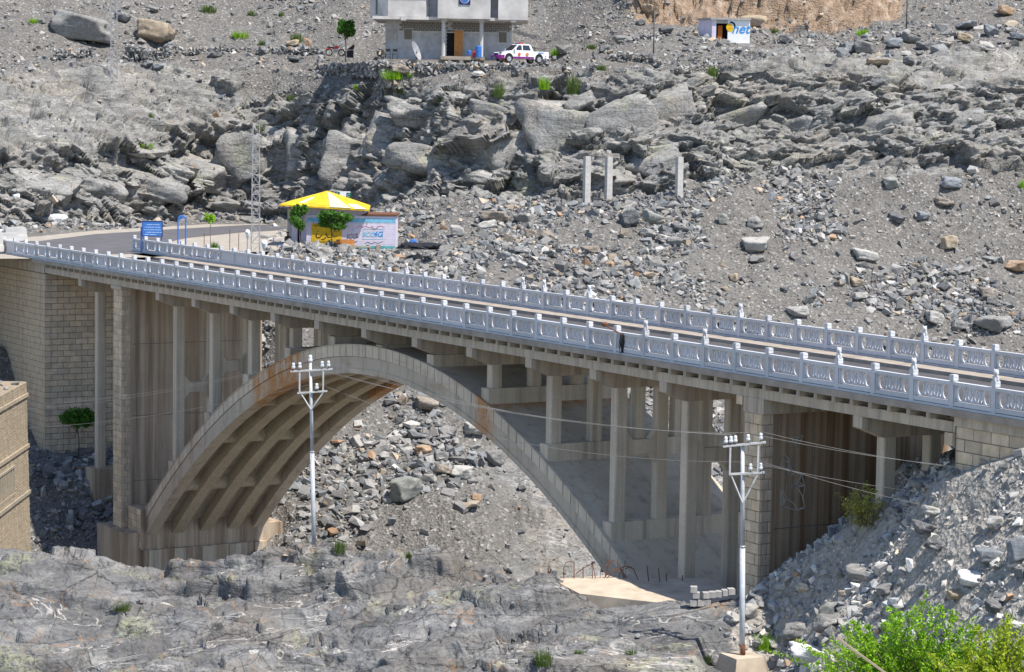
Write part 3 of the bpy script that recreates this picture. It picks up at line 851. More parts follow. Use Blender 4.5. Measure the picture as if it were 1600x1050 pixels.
railing(W, 0, 58, -2.2, {19, 25, 26, 28, 34, 40}, {7, 8}, 'far pale railing with carved openwork panels')

# ---------------------------------------------------------------- rocks
def hull(seed, flat=1.0, blocky=.5, n=9):
    r = random.Random(seed); pts = []
    for x in (-1, 1):
        for y in (-1, 1):
            for z in (-1, 1):
                if r.random() < .84:
                    pts.append(Vector((x*(1-blocky*r.random()*.75), y*(1-blocky*r.random()*.75), z*(1-blocky*r.random()*.75))))
    for _ in range(n):
        v = Vector((r.gauss(0, 1), r.gauss(0, 1), r.gauss(0, 1))).normalized()*r.uniform(.95, 1.2)
        pts.append(v)
    bm = bmesh.new()
    for p in pts: bm.verts.new((p.x, p.y, p.z*flat))
    res = bmesh.ops.convex_hull(bm, input=bm.verts)
    bmesh.ops.delete(bm, geom=[g for g in res['geom_interior'] if isinstance(g, bmesh.types.BMVert)], context='VERTS')
    loose = [v for v in bm.verts if not v.link_faces]
    bmesh.ops.delete(bm, geom=loose, context='VERTS')
    bmesh.ops.recalc_face_normals(bm, faces=bm.faces)
    return bm
ROCKS = []; ROCK_NP = []
for s in range(18):
    bm = hull(100+s, .55 + .4*((s*7) % 5)/4, .35 + .5*((s*3) % 4)/3, 3 + s % 5)
    me = bpy.data.meshes.new('rock'); bm.to_mesh(me); ROCK_NP.append((np.array([v.co[:] for v in bm.verts]), np.array([[l.vert.index for l in f.loops] for f in (bmesh.ops.triangulate(bm, faces=bm.faces)['faces'] and bm.faces)])))
    bm.free(); ROCKS.append(me)
# bigger boulders: chipped edges and a rougher skin
BIG = []
for s in range(12):
    rb_ = np.random.default_rng(900+s)
    bm = bmesh.new(); bmesh.ops.create_icosphere(bm, subdivisions=4, radius=1)
    co = np.array([v.co[:] for v in bm.verts]); co /= np.linalg.norm(co, axis=1, keepdims=True)
    ax = np.array([(1, 0, 0), (-1, 0, 0), (0, 1, 0), (0, -1, 0), (0, 0, 1), (0, 0, -1)], float) + rb_.normal(size=(6, 3))*.22
    pn_ = np.concatenate([ax, rb_.normal(size=(5 + s % 5, 3))]); pn_ /= np.linalg.norm(pn_, axis=1, keepdims=True)
    pd_ = np.concatenate([rb_.uniform(.72, .95, 6), rb_.uniform(.80, 1.08, len(pn_)-6)])
    dn = co @ pn_.T; rr_ = np.where(dn > .05, pd_[None]/np.maximum(dn, .05), 9.0)
    rad_ = -np.log(np.exp(-45*rr_).sum(1))/45
    q_ = (co*rad_[:, None]*np.array([1, 1, .8])).astype(np.float32)
    d = fbm(q_*1.5 + s*9, 4, 600+s)*.05 + facets(q_*np.array([1.3, 1.3, 2.4], np.float32) + s*5, 640+s, 1.0)*.065 + facets(q_*4.0 + s*3, 680+s, 1.0)*.018
    q_ = q_*(1 + d[:, None])
    for v, k in zip(bm.verts, q_): v.co = k.tolist()
    for f in bm.faces: f.smooth = True
    me = bpy.data.meshes.new('boulder'); bm.to_mesh(me); bm.free(); BIG.append(me)
PAL = np.array([(.20, .195, .19), (.26, .25, .24), (.31, .30, .285), (.235, .245, .25), (.17, .175, .18), (.36, .34, .31), (.40, .33, .25), (.50, .48, .45), (.33, .215, .135)])
PAL = PAL*1.0
PALW = np.array([.2, .18, .16, .12, .16, .08, .045, .04, .015]); PALW /= PALW.sum()

def scatter_mesh(name, P, S, mat, parent=None, kind='stuff', seed=5, sink=.25, bright=1.0):
    r = np.random.default_rng(seed); n = len(P)
    V = []; Fc = []; Cc = []; base = 0
    var = r.integers(0, len(ROCK_NP), n); tone = PAL[r.choice(len(PAL), n, p=PALW)] * r.uniform(.65, 1.3, (n, 1)) * bright
    for k in range(len(ROCK_NP)):
        ids = np.where(var == k)[0]
        if not len(ids): continue
        v, f = ROCK_NP[k]; m = len(ids)
        q = r.normal(size=(m, 4)); q[:, 1:3] *= .35; q /= np.linalg.norm(q, axis=1, keepdims=True)
        w, x, y, z = q.T
        R = np.stack([np.stack([1-2*(y*y+z*z), 2*(x*y-z*w), 2*(x*z+y*w)], -1), np.stack([2*(x*y+z*w), 1-2*(x*x+z*z), 2*(y*z-x*w)], -1), np.stack([2*(x*z-y*w), 2*(y*z+x*w), 1-2*(x*x+y*y)], -1)], 1)
        asp = np.stack([r.uniform(.75, 1.3, m), r.uniform(.7, 1.1, m), r.uniform(.5, .9, m)], -1)
        vv = v[None]*asp[:, None, :]*S[ids][:, None, None]
        vv = np.einsum('mij,mkj->mki', R, vv) + P[ids][:, None, :] + np.array([0, 0, 1.0])*(S[ids]*(.5-sink))[:, None, None]
        V.append(vv.reshape(-1, 3)); Fc.append((f[None] + (base + np.arange(m)*len(v))[:, None, None]).reshape(-1, 3)); Cc.append(np.repeat(tone[ids], len(v), 0)); base += m*len(v)
    V = np.concatenate(V); Fc = np.concatenate(Fc); Cc = np.concatenate(Cc)
    me = bpy.data.meshes.new(name)
    me.vertices.add(len(V)); me.vertices.foreach_set('co', V.reshape(-1).astype(np.float32))
    me.loops.add(len(Fc)*3); me.loops.foreach_set('vertex_index', Fc.reshape(-1).astype(np.int32))
    me.polygons.add(len(Fc)); me.polygons.foreach_set('loop_start', (np.arange(len(Fc))*3).astype(np.int32)); me.polygons.foreach_set('loop_total', np.full(len(Fc), 3, np.int32))
    a = me.attributes.new('tone', 'FLOAT_COLOR', 'POINT'); c4 = np.ones((len(V), 4), np.float32); c4[:, :3] = Cc; a.data.foreach_set('color', c4.reshape(-1))
    me.update(calc_edges=True); me.shade_flat()
    o = link(name, me, mat, parent)
    if kind: o['kind'] = kind
    return o
def sample(Gd, w, n, seed):
    """n points on a grid surface, density w per area"""
    r = np.random.default_rng(seed)
    a = np.linalg.norm(np.cross(Gd[1:, :-1]-Gd[:-1, :-1], Gd[:-1, 1:]-Gd[:-1, :-1]), axis=2)
    p = (a * w[:-1, :-1]).reshape(-1); p = p/p.sum()
    k = r.choice(len(p), n, p=p); i, j = np.divmod(k, Gd.shape[1]-1)
    u, v = r.random((2, n, 1))
    return Gd[i, j]*(1-u)*(1-v) + Gd[i+1, j]*u*(1-v) + Gd[i, j+1]*(1-u)*v + Gd[i+1, j+1]*u*v
def power(n, lo, hi, al, seed):
    r = np.random.default_rng(seed).random(n)
    return (lo**(1-al) + r*(hi**(1-al)-lo**(1-al)))**(1/(1-al))
patch = sstep(-.35, .35, fbm(HILL_G.reshape(-1, 3).astype(np.float32)*.16, 3, 410)).reshape(HILL_G.shape[:2])
Xh, Yh = to_bridge(HILL_G)
offdeck = ~((Yh > -1.5) & (Yh < 11.3) & (Xh > -12)) | (HILL_G[..., 2] < -5)
wscree = (1-HILL_ROCK*.9)*(1-HILL_FLAT)*(1-HILL_TERR*.85)*(1-.8*HILL_TAN)*(.22+patch**1.5*1.1)*offdeck
wscree *= np.where(HILL_T > 8.1, .55, 1.0) * np.where(HILL_T < .5, 0, 1)
inframe = ((HILL_PX > -60) & (HILL_PX < 1660)).astype(float)
wscree = wscree * (inframe*.97+.03)
Pn = sample(HILL_G, wscree, 50000, 3); Sn = power(50000, .05, .40, 2.5, 4)
scatter_mesh('scree_stones', Pn, Sn, M_STONES, seed=31)
wtal = wscree * ((HILL_T > .8) & (HILL_T < 5.0))
Pt = sample(HILL_G, wtal*(.05+patch**2), 12000, 13); St = power(12000, .12, .5, 2.4, 14)
scatter_mesh('talus_stones', Pt, St, M_STONES, seed=37)
# mound by the near abutment
pm = sstep(-.4, .3, fbm(FORE_G.reshape(-1, 3).astype(np.float32)*.35, 3, 420)).reshape(FORE_G.shape[:2])
wm = FORE_M*(.12+pm)*(FORE_T > 1.2)*(FORE_T < 7)*((FORE_PX > 1050) & (FORE_PX < 2200))*np.where(FORE_PX > 1690, .4, 1.0)
Pm = sample(FORE_G, wm, 12500, 5); Sm = power(12500, .035, .26, 2.15, 6)
scatter_mesh('mound_stones', Pm, Sm, M_STONES, seed=41, bright=1.5)
wf = (1-FORE_M)*(FORE_T > 2.6)*(FORE_T < 6.6)*(fbm(FORE_G.reshape(-1, 3).astype(np.float32)*.25, 3, 430).reshape(FORE_G.shape[:2]) > .25)
Pf = sample(FORE_G, wf.astype(float)+1e-9, 900, 8); Sf = power(900, .03, .16, 2.4, 9)
scatter_mesh('pebbles', Pf, Sf, M_STONES, seed=43)

TONES = {'grey': (.215, .21, .20), 'dark': (.12, .123, .127), 'green': (.245, .25, .228), 'blue': (.205, .22, .238), 'tan': (.38, .30, .21), 'pale': (.40, .385, .355), 'rust': (.36, .24, .15), 'brown': (.255, .215, .175), 'white': (.66, .65, .62)}
def boulder(px, py, w, h, tone, label, var=None, rz=None, bvh=None, name='boulder', tilt=None, depth=.8):
    """boulder whose foot is seen at (px,py), w by h photo pixels"""
    r = hit(px, py, bvh)
    if r is None: return None
    p = r[0]; s = p.y/FPX
    o = link(name, BIG[(var if var is not None else rng.randrange(12)) % 12], M_BOULDER)
    o.scale = (w*s*.52, w*s*.5*depth, h*s*.60)
    o.location = p + Vector((0, w*s*.12, h*s*.40))
    o.rotation_euler = (rng.uniform(-.2, .2) if tilt is None else tilt[0], rng.uniform(-.25, .25) if tilt is None else tilt[1], rng.uniform(-.5, .5) if rz is None else rz)
    c = TONES[tone]; k = rng.uniform(.9, 1.1); o.color = (c[0]*k, c[1]*k, c[2]*k, 1)
    return tag(o, label, 'boulder')
B = [
 (130, 66, 95, 52, 'grey', 'huge overhanging grey boulder beside the lattice mast, upper left', 0),
 (240, 66, 58, 44, 'tan', 'large split tan boulder rising behind the dark dry-stone ring', 2),
 (190, 34, 26, 16, 'dark', 'dark block perched between the two huge boulders at upper left', 4),
 (238, 18, 22, 10, 'grey', 'flat pale-topped rock alone high on the slope at upper left', 5),
 (247, 108, 18, 10, 'blue', 'smooth blue-grey stone lying below the dark dry-stone ring', 6),
 (332, 90, 16, 9, 'dark', 'dark rock beside the white cairn left of the terrace', 7),
 (457, 72, 22, 11, 'tan', 'rounded tan boulder on the long low wall left of the house', 8),
 (480, 76, 14, 18, 'rust', 'upright rusty stone on the long low wall left of the house', 9),
 (464, 96, 24, 10, 'dark', 'flat dark slab below the long low wall left of the house', 1),
 (625, 117, 34, 16, 'brown', 'brown slab leaning on the terrace wall above bright green grass', 3),
 (746, 119, 20, 9, 'pale', 'pale flat stone lying below the terrace wall near the pickup', 10),
 (1014, 20, 17, 17, 'tan', 'round cream boulder at the foot of the tan cliff', 11),
 (1180, 42, 45, 23, 'tan', 'big rounded orange-stained boulder behind the painted kiosk', 2),
 (1002, 39, 16, 10, 'grey', 'flattened grey stone on the upper slope right of the thin pole', 3),
 (1040, 52, 24, 12, 'dark', 'dark block above the low black wall near the thin pole', 5),
 (975, 66, 30, 12, 'grey', 'broad grey slab on the terrace behind the cairns', 6),
 (945, 82, 20, 13, 'dark', 'dark wedge of rock on the terrace right of the pickup', 7),
 (885, 84, 24, 16, 'grey', 'dull grey boulder next to a green tuft right of the pickup', 8),
 (1228, 68, 22, 14, 'dark', 'dark pointed rock sitting on the smooth rock dome', 9),
 (1326, 83, 20, 20, 'blue', 'upright blue-grey block at left end of the upper boulder line', 10),
 (1352, 84, 32, 24, 'grey', 'large brownish block second in the upper boulder line', 0),
 (1400, 74, 26, 17, 'blue', 'blue-grey wedge in the middle of the upper boulder line', 1),
 (1424, 68, 30, 18, 'grey', 'pale grey wedge beside the thin pole in the boulder line', 4),
 (1370, 103, 38, 14, 'tan', 'long tan boulder lying below the upper boulder line', 5),
 (1420, 102, 18, 16, 'dark', 'dark pyramid-shaped rock right of the long tan boulder', 6),
 (1374, 136, 28, 14, 'dark', 'dark block half way down the smooth rock right of centre', 7),
 (1445, 78, 20, 14, 'dark', 'dark squarish rock right of the thin pole', 8),
 (1508, 64, 28, 14, 'tan', 'tan topped block among blue-grey rocks at upper right', 9),
 (1540, 78, 30, 14, 'pale', 'pale slab at the right end of the upper boulder line', 10),
 (1512, 44, 30, 13, 'blue', 'blue-grey boulder highest in the upper right rock heap', 11),
 (1550, 56, 26, 18, 'blue', 'upright blue block in the upper right rock heap', 0),
 (1572, 24, 30, 18, 'rust', 'rusty brown boulder near the top right corner', 1),
 (1590, 62, 24, 14, 'blue', 'blue-grey rock at right edge below the rusty boulder', 2),
 (984, 354, 34, 26, 'dark', 'dark triangular boulder below the two paired concrete posts', 3),
 (1020, 350, 34, 22, 'green', 'pale green pointed boulder right of the dark triangular boulder', 4),
 (1060, 362, 30, 13, 'dark', 'low dark slab right of the pale green boulder', 5),
 (1012, 372, 26, 17, 'grey', 'light grey broken boulder under the pale green one', 6),
 (975, 372, 16, 19, 'brown', 'brown upright stone below the dark triangular boulder', 7),
 (925, 396, 28, 14, 'brown', 'brown flat rock on the scree left of the boulder cluster', 8),
 (830, 372, 20, 16, 'brown', 'brown cube-shaped rock in the scree left of the posts', 9),
 (855, 374, 26, 14, 'brown', 'brown wedge right of the brown cube-shaped rock', 10),
 (820, 350, 26, 20, 'grey', 'light grey block above the brown cube-shaped rock', 11),
 (775, 348, 44, 22, 'brown', 'largest brown boulder in the heap right of the painted hut', 0),
 (763, 358, 30, 16, 'pale', 'pale wedge in front of the largest brown boulder', 1),
 (714, 369, 22, 20, 'pale', 'pale cube-like rock alone in scree right of the painted hut', 2),
 (783, 322, 16, 18, 'pale', 'upright pale rock above the brown boulder heap', 3),
 (1180, 394, 44, 26, 'pale', 'large pale boulder on the scree above the far railing', 4),
 (1052, 384, 28, 16, 'grey', 'grey cracked boulder centre of the scree', 5),
 (1040, 378, 24, 12, 'pale', 'flat pale rock beside the grey cracked boulder', 6),
 (1182, 410, 30, 12, 'grey', 'low grey slab under the large pale boulder', 7),
 (1147, 440, 14, 14, 'tan', 'small yellowish stone near an orange one in the scree', 8),
 (1130, 350, 16, 20, 'green', 'greenish upright boulder in scree under the lone post', 9),
 (1178, 358, 26, 22, 'grey', 'grey pointed boulder in upper scree right of the lone post', 10),
 (1394, 294, 24, 20, 'green', 'grey-green upright boulder high on the right scree', 0),
 (1488, 294, 36, 20, 'blue', 'white-topped blue boulder pair high on the right scree', 1),
 (1353, 408, 38, 22, 'pale', 'pale tan-sided boulder in the middle of the right scree', 2),
 (1483, 390, 28, 24, 'tan', 'cream square boulder standing alone on the right scree', 3),
 (1400, 348, 26, 16, 'dark', 'dark wedge in the small rock line on the right scree', 4),
 (1441, 344, 22, 16, 'blue', 'bluish lump at right of the dark wedge', 5),
 (1475, 322, 34, 14, 'brown', 'broad brown rock half buried in the right scree', 6),
 (1590, 425, 40, 22, 'rust', 'rusty brown boulder at the right edge of the scree', 7),
 (1250, 494, 30, 18, 'pale', 'pale pointed boulder just above the far railing at right', 8),
 (1462, 506, 34, 22, 'pale', 'pale grey boulder above the far railing near the right', 9),
 (1498, 516, 26, 18, 'grey', 'grey boulder beside the pale one above the railing', 10),
 (1552, 518, 46, 30, 'grey', 'biggest grey wedge above the far railing at far right', 11),
 (1340, 448, 22, 16, 'tan', 'tan diamond-shaped boulder low on the right scree', 0),
 (1345, 468, 26, 14, 'pale', 'white-topped boulder below the tan diamond-shaped one', 1),
 (1545, 468, 28, 24, 'brown', 'long brown slab tilted on the lower right scree', 2),
 (632, 782, 52, 42, 'green', 'long green-grey slab lying on scree seen through the arch', 3),
 (668, 642, 40, 24, 'brown', 'brown boulder near the arch crown seen below the soffit', 4),
 (740, 678, 34, 22, 'pale', 'pale boulder by the right haunch seen through the arch', 5),
 (662, 712, 26, 20, 'rust', 'rust-tinged broken boulder on scree under the arch', 6),
 (720, 748, 36, 24, 'pale', 'cracked pale boulder group right of the rust-tinged boulder', 7),
 (776, 726, 24, 26, 'grey', 'upright grey boulder touching the arch edge', 8),
 (690, 720, 26, 18, 'grey', 'light grey block left of the cracked pale group', 9),
 (692, 740, 30, 16, 'brown', 'squat brown boulder above the long green-grey slab', 10),
 (1450, 838, 46, 24, 'dark', 'dark green slab casting a shadow on the rubble mound', 0),
 (1468, 858, 40, 18, 'dark', 'narrow slab just below the dark green slab', 1),
 (1548, 882, 44, 30, 'blue', 'blue-grey rounded boulder on the right of the rubble mound', 2),
 (1590, 880, 36, 46, 'blue', 'tall blue-grey boulder cut by the right picture edge', 3),
 (1518, 916, 44, 24, 'white', 'white sharp-edged boulder on the rubble mound', 4),
 (1496, 936, 36, 16, 'tan', 'flat tan-grey slab under the white sharp-edged boulder', 5),
 (1460, 806, 36, 16, 'pale', 'pale flat boulder near the top of the rubble mound', 6),
 (1556, 826, 32, 24, 'pale', 'pale jagged rock high on the rubble mound', 7),
 (1440, 764, 30, 18, 'grey', 'grey block on the crest of the rubble mound', 8),
 (1422, 894, 12, 26, 'white', 'slim white shard standing up on the rubble mound', 9),
 (1245, 1000, 50, 32, 'grey', 'broad grey boulder above the white slab beside the pole', 10),
 (1296, 988, 44, 32, 'grey', 'rounded grey boulder left of the bright green bush', 11),
 (1270, 1040, 66, 34, 'white', 'big white slab at the foot of the rubble mound', 0),
 (1298, 966, 30, 28, 'green', 'greenish tall block above the rounded grey boulder', 1),
 (1345, 908, 46, 22, 'grey', 'wide flat grey rock in the middle of the mound', 2),
 (1386, 926, 38, 16, 'grey', 'sloping grey slab above the bright green bush', 3),
 (1556, 958, 34, 22, 'dark', 'dark rough boulder right of the bright green bush', 4),
 (1585, 986, 34, 20, 'white', 'white boulder at right edge above the bush', 5),
 (1145, 972, 24, 16, 'pale', 'pale angular boulder left of the pole on the rubble', 6),
 (1172, 966, 26, 26, 'pale', 'pale triangular boulder right behind the pole', 7),
]
for i, (px, py, w, h, tone, lab, var) in enumerate(B):
    boulder(px, py, w, h, tone, lab, var)
# smaller rocks one can still pick out, strewn in three places
def project(p):
    d = np.array(p) - np.array([0, 0, CAMZ]); k = d @ _F
    return 800 + FPX*(d @ _R)/k, 525 - FPX*(d @ _U)/k
TNAME = ['grey', 'grey', 'grey', 'bluish', 'dark', 'pale', 'tan', 'white', 'rusty']
_seen = set()
def rock_label(p, ti, zone, seen=_seen):
    x, y = project(p)
    cand = sorted(((x-b[0])**2 + (y-b[1]+b[3]*.4)**2, k) for k, b in enumerate(B) if zone(b))
    for dist, k in cand[:6]:
        b = B[k]; dx, dy = x-b[0], y-(b[1]-b[3]*.4)
        side = ('right of' if dx > 0 else 'left of') if abs(dx) > abs(dy) else ('below' if dy > 0 else 'above')
        lab = f"{TNAME[ti]} rock {side} the {b[5]}"
        if len(lab.split()) <= 16 and lab not in seen: seen.add(lab); return lab
    return None
def strewn(Gd, wgt, n, lo, hi, seed, label, group, zone):
    P = sample(Gd, wgt, n, seed); S = power(n, lo, hi, 2.0, seed+1)
    for p, s in zip(P, S):
        o = link('rock', ROCKS[rng.randrange(18)], M_BOULDER)
        a = rng.uniform(.8, 1.25)
        o.location = Vector(p) + Vector((0, 0, s*.2)); o.scale = (s*a, s/a*.9, s*rng.uniform(.5, .85))
        o.rotation_euler = (rng.uniform(-.4, .4), rng.uniform(-.4, .4), rng.uniform(0, 6.28))
        ti = int(nrng.choice(len(PAL), p=PALW)); c = PAL[ti]*rng.uniform(.9, 1.15); o.color = (*c, 1)
        tag(o, rock_label(p, ti, zone) or label, 'rock', group)
vis = inframe*wscree
strewn(HILL_G, vis*((HILL_T > 2.8) & (HILL_T < 5.0) & (HILL_PX > 620))*(.05+patch**2), 105, .32, .75, 51, 'grey angular rock loose on the scree above the far railing', 'rocks on the scree above the railing', lambda b: 290 < b[1] < 530)
strewn(HILL_G, vis*((HILL_T > .9) & (HILL_T < 2.6) & (HILL_PX > 480) & (HILL_PX < 900)), 60, .32, .7, 61, 'grey angular rock on the rubble slope seen through the arch', 'rocks under the arch', lambda b: 600 < b[1] < 800 and b[0] < 900)
strewn(FORE_G, wm*((FORE_PX > 1180) & (FORE_PX < 1640) & (FORE_T > 2.6) & (FORE_T < 6.3)), 80, .17, .34, 71, 'angular grey rock lying on the rubble mound by the abutment', 'rocks on the rubble mound', lambda b: b[1] > 750 and b[0] > 1100)
strewn(HILL_G, inframe*((HILL_T > 7.75) & (HILL_T < 9.1) & (HILL_PX > 1300)), 44, .35, .85, 81, 'blue-grey rock in the heap at the upper right', 'rocks of the upper right heap', lambda b: b[1] < 110 and b[0] > 1200)
# blocks of the cliff
BIGC = [m_.copy() for m_ in BIG]
for m_ in BIGC: m_.materials.clear(); m_.materials.append(M_CLIFF)
def rock_block(px, py, w, h, tone, var, tilt=(0, 0), rz=0.0, depth=.8, sink=.3):
    r = hit(px, py, BV_HILL)
    if r is None: return
    p = r[0]; s = p.y/FPX
    o = link('rock_block', BIGC[var % 12], None, hill)
    o.scale = (w*s*.52, w*s*.5*depth, h*s*.55)
    o.location = p + Vector((0, w*s*sink*depth, 0)); o.rotation_euler = (tilt[0], tilt[1], rz)
    c = TONES[tone]; k = rng.uniform(.85, 1.12); o.color = (c[0]*k, c[1]*k, c[2]*k, 1)
rr = random.Random(99)
# large faces first
for px, py, w, h, tone, var, ti, ro in ((885, 225, 120, 170, 'green', 0, (-.15, -.12), .1), (965, 200, 130, 120, 'green', 2, (-.2, -.5), .2), (1040, 185, 120, 110, 'grey', 4, (-.2, -.5), .1), (940, 285, 130, 50, 'grey', 6, (0, -.1), 0), (1035, 262, 80, 60, 'grey', 8, (.1, -.4), .2),
     (700, 262, 170, 70, 'grey', 1, (-.1, .2), 0), (800, 250, 120, 80, 'grey', 3, (-.1, .2), .1), (478, 250, 84, 120, 'brown', 5, (-.1, -.05), .1), (428, 245, 70, 120, 'green', 7, (-.1, .1), 0), (548, 262, 110, 110, 'grey', 9, (-.1, .25), .1), (612, 225, 110, 110, 'grey', 10, (-.1, .2), 0),
     (375, 250, 70, 110, 'brown', 11, (-.2, .1), 0), (300, 275, 110, 60, 'dark', 1, (.1, .2), 0), (230, 290, 130, 50, 'grey', 2, (.1, .25), .1), (140, 300, 120, 50, 'grey', 3, (.1, .2), 0), (60, 300, 110, 60, 'grey', 4, (.1, .15), 0),
     (1150, 190, 110, 60, 'grey', 5, (0, -.4), 0), (1260, 200, 120, 60, 'grey', 6, (0, -.4), 0), (1380, 200, 120, 60, 'grey', 7, (0, -.35), 0), (1500, 205, 120, 60, 'grey', 8, (0, -.3), 0), (660, 185, 110, 50, 'grey', 0, (0, .2), 0), (780, 180, 100, 50, 'grey', 2, (0, .2), 0)):
    rock_block(px, py, w, h, tone, var, ti, ro, .75, .42)
for (x0_, x1_, y0_, y1_, n, wlo, whi, asp, tones, dip) in (
    (0, 200, 250, 355, 46, 14, 50, .42, ('grey', 'pale', 'grey', 'dark'), .25),
    (150, 400, 235, 345, 60, 16, 64, .40, ('grey', 'dark', 'grey', 'brown'), .22),
    (400, 640, 165, 320, 60, 16, 60, .55, ('grey', 'dark', 'grey', 'brown'), .28),
    (640, 850, 150, 300, 46, 18, 70, .45, ('grey', 'grey', 'dark', 'grey'), .22),
    (850, 1080, 135, 300, 40, 16, 60, .5, ('green', 'grey', 'grey', 'dark'), -.45),
    (1080, 1330, 115, 260, 80, 12, 48, .42, ('grey', 'dark', 'blue', 'grey'), -.4),
    (1330, 1610, 140, 255, 80, 12, 48, .42, ('grey', 'grey', 'blue', 'brown'), -.35)):
    for _ in range(n):
        w = wlo*(whi/wlo)**(rr.random()**1.5)
        rock_block(rr.uniform(x0_, x1_), rr.uniform(y0_, y1_), w, w*asp*rr.uniform(.6, 1.3), rr.choice(tones), rr.randrange(12), (rr.uniform(-.25, .25), dip+rr.uniform(-.18, .18)), rr.uniform(-.35, .35), rr.uniform(.6, 1.0), rr.uniform(.28, .45))

# ---------------------------------------------------------------- roads on the far bank
def sheet(name, pts, z, mat, kind=None):
    """flat polygon sheet from world xy points"""
    me = bpy.data.meshes.new(name); me.from_pydata([(p[0], p[1], z) for p in pts], [], [tuple(range(len(pts)))]); me.update()
    o = link(name, me, mat)
    if kind: o['kind'] = kind
    return o
def gz(px, py, z=0.0):
    d = ray(px, py); t = (z-CAMZ)/d[2]; return (d[0]*t, d[1]*t)
M_ROAD = plain('highway_asphalt', (.115, .11, .115), .9, vary=.22, scale=.5)
M_DUST = plain('road_shoulder_dust', (.36, .32, .27), .95, vary=.25, scale=.9)
sheet('road_shoulder', [gz(-260, 404), gz(-260, 366), gz(40, 371), gz(150, 360), gz(260, 354), gz(380, 347), gz(470, 345), gz(470, 372), gz(430, 392), gz(230, 402), gz(100, 404)], .0, M_DUST, 'structure')
sheet('highway', [gz(-260, 392), gz(-260, 374), gz(60, 377), gz(150, 366), gz(260, 359), gz(380, 352), gz(470, 350), gz(470, 358), gz(380, 363), gz(290, 372), gz(240, 384), gz(225, 396), gz(110, 399), gz(20, 396)], .02, M_ROAD, 'structure')

# ---------------------------------------------------------------- common small materials
M_BLUE = plain('blue_paint', (.05, .17, .50), .5, vary=.15)
M_STEEL = plain('galvanised_steel', (.42, .43, .45), .5, .5, .3)
M_ARM = plain('crossarm_paint', (.55, .55, .54), .6)
M_MAST = plain('dull_steel', (.36, .365, .38), .6, .4, .2)
M_WIRE = plain('weathered_wire', (.30, .28, .26), .7)
M_POLE = plain('pole_paint', (.52, .54, .57), .5, .4)
M_PORC = plain('porcelain', (.70, .71, .72), .25, .5, vary=.06)
M_BLACK = plain('black_cloth', (.02, .02, .022), .8)
M_RUST = plain('rusty_iron', (.16, .07, .04), .9)
M_DARK = plain('dark_opening', (.012, .012, .014), .9)
M_TANC = plain('tan_concrete', (.50, .415, .32), .9, vary=.25, scale=1.2)
M_POST = plain('bare_post_concrete', (.50, .475, .45), .9)
M_GREYC = plain('grey_block', (.40, .38, .36), .9, vary=.25)
M_WOOD = plain('weathered_wood', (.40, .33, .25), .85)
M_ORANGE = plain('orange_wood', (.55, .24, .07), .7)
M_YELLOW = plain('yellow_paint', (.74, .46, .02), .6, vary=.35, scale=1.6)
M_PALEY = plain('faded_yellow_paint', (.50, .47, .36), .6, vary=.2)
M_WHITEP = plain('white_paint', (.78, .78, .80), .5, vary=.08)
M_LILAC = plain('lilac_wall_paint', (.66, .60, .70), .75, vary=.18, scale=1.5)
M_CYAN = plain('sky_blue_paint', (.22, .52, .70), .7, vary=.3)
M_TEAL = plain('teal_paint', (.12, .42, .42), .7, vary=.3)
M_INK = plain('black_lettering', (.03, .03, .03), .8)
M_INKB = plain('blue_lettering', (.06, .28, .62), .7)
M_INKR = plain('red_lettering', (.55, .12, .16), .7)
M_RED = plain('red_paint', (.55, .04, .04), .4)
M_GLASS = plain('dark_glass', (.03, .035, .045), .1, .6, vary=.1)
M_PURPLE = plain('purple_paint', (.22, .02, .20), .4)
M_TYRE = plain('tyre_rubber', (.03, .03, .03), .85)
M_SKIN = plain('skin', (.30, .17, .11), .6)
M_NAVY = plain('navy_paint', (.015, .02, .11), .5)
M_TARP = plain('black_tarpaulin', (.018, .019, .024), .6)
M_FLAME = plain('orange_red_paint', (.75, .10, .05), .5)

def text_mesh(body, size, shear=0.0, depth=.006):
    cu = bpy.data.curves.new('t', 'FONT'); cu.body = body; cu.size = size; cu.shear = shear; cu.extrude = depth; cu.align_x = 'CENTER'; cu.align_y = 'CENTER'; cu.offset = size*.02
    o = bpy.data.objects.new('t', cu); COL.objects.link(o)
    me = bpy.data.meshes.new_from_object(o.evaluated_get(bpy.context.evaluated_depsgraph_get()))
    bpy.data.objects.remove(o); bpy.data.curves.remove(cu)
    return me
def text_on(name, body, size, mat, parent, loc, shear=0.0):
    me = text_mesh(body, size, shear); me.materials.clear(); o = link(name, me, mat, parent, loc); o.rotation_euler = (math.pi/2, 0, 0); return o
def stroke(mb, pts, w, y, n=1):
    """brush stroke in the xz plane (ribbon with thickness)"""
    for (a, b) in zip(pts[:-1], pts[1:]):
        d = Vector((b[0]-a[0], 0, b[1]-a[1]))
        if d.length < 1e-6: continue
        nrm = Vector((-d.z, 0, d.x)).normalized()*w/2; e = d.normalized()*w*.3
        A = Vector((a[0], y, a[1])) - e; Bv = Vector((b[0], y, b[1])) + e
        mb.add([A-nrm, Bv-nrm, Bv+nrm, A+nrm, A-nrm+Vector((0, .01, 0)), Bv-nrm+Vector((0, .01, 0)), Bv+nrm+Vector((0, .01, 0)), A+nrm+Vector((0, .01, 0))], [(0,1,2,3),(4,7,6,5),(0,4,5,1),(1,5,6,2),(2,6,7,3),(3,7,4,0)])
def arc(cx, cz, r, a0, a1, n=8, sq=1.0): return [(cx+r*math.cos(math.radians(a0+(a1-a0)*k/n)), cz+sq*r*math.sin(math.radians(a0+(a1-a0)*k/n))) for k in range(n+1)]

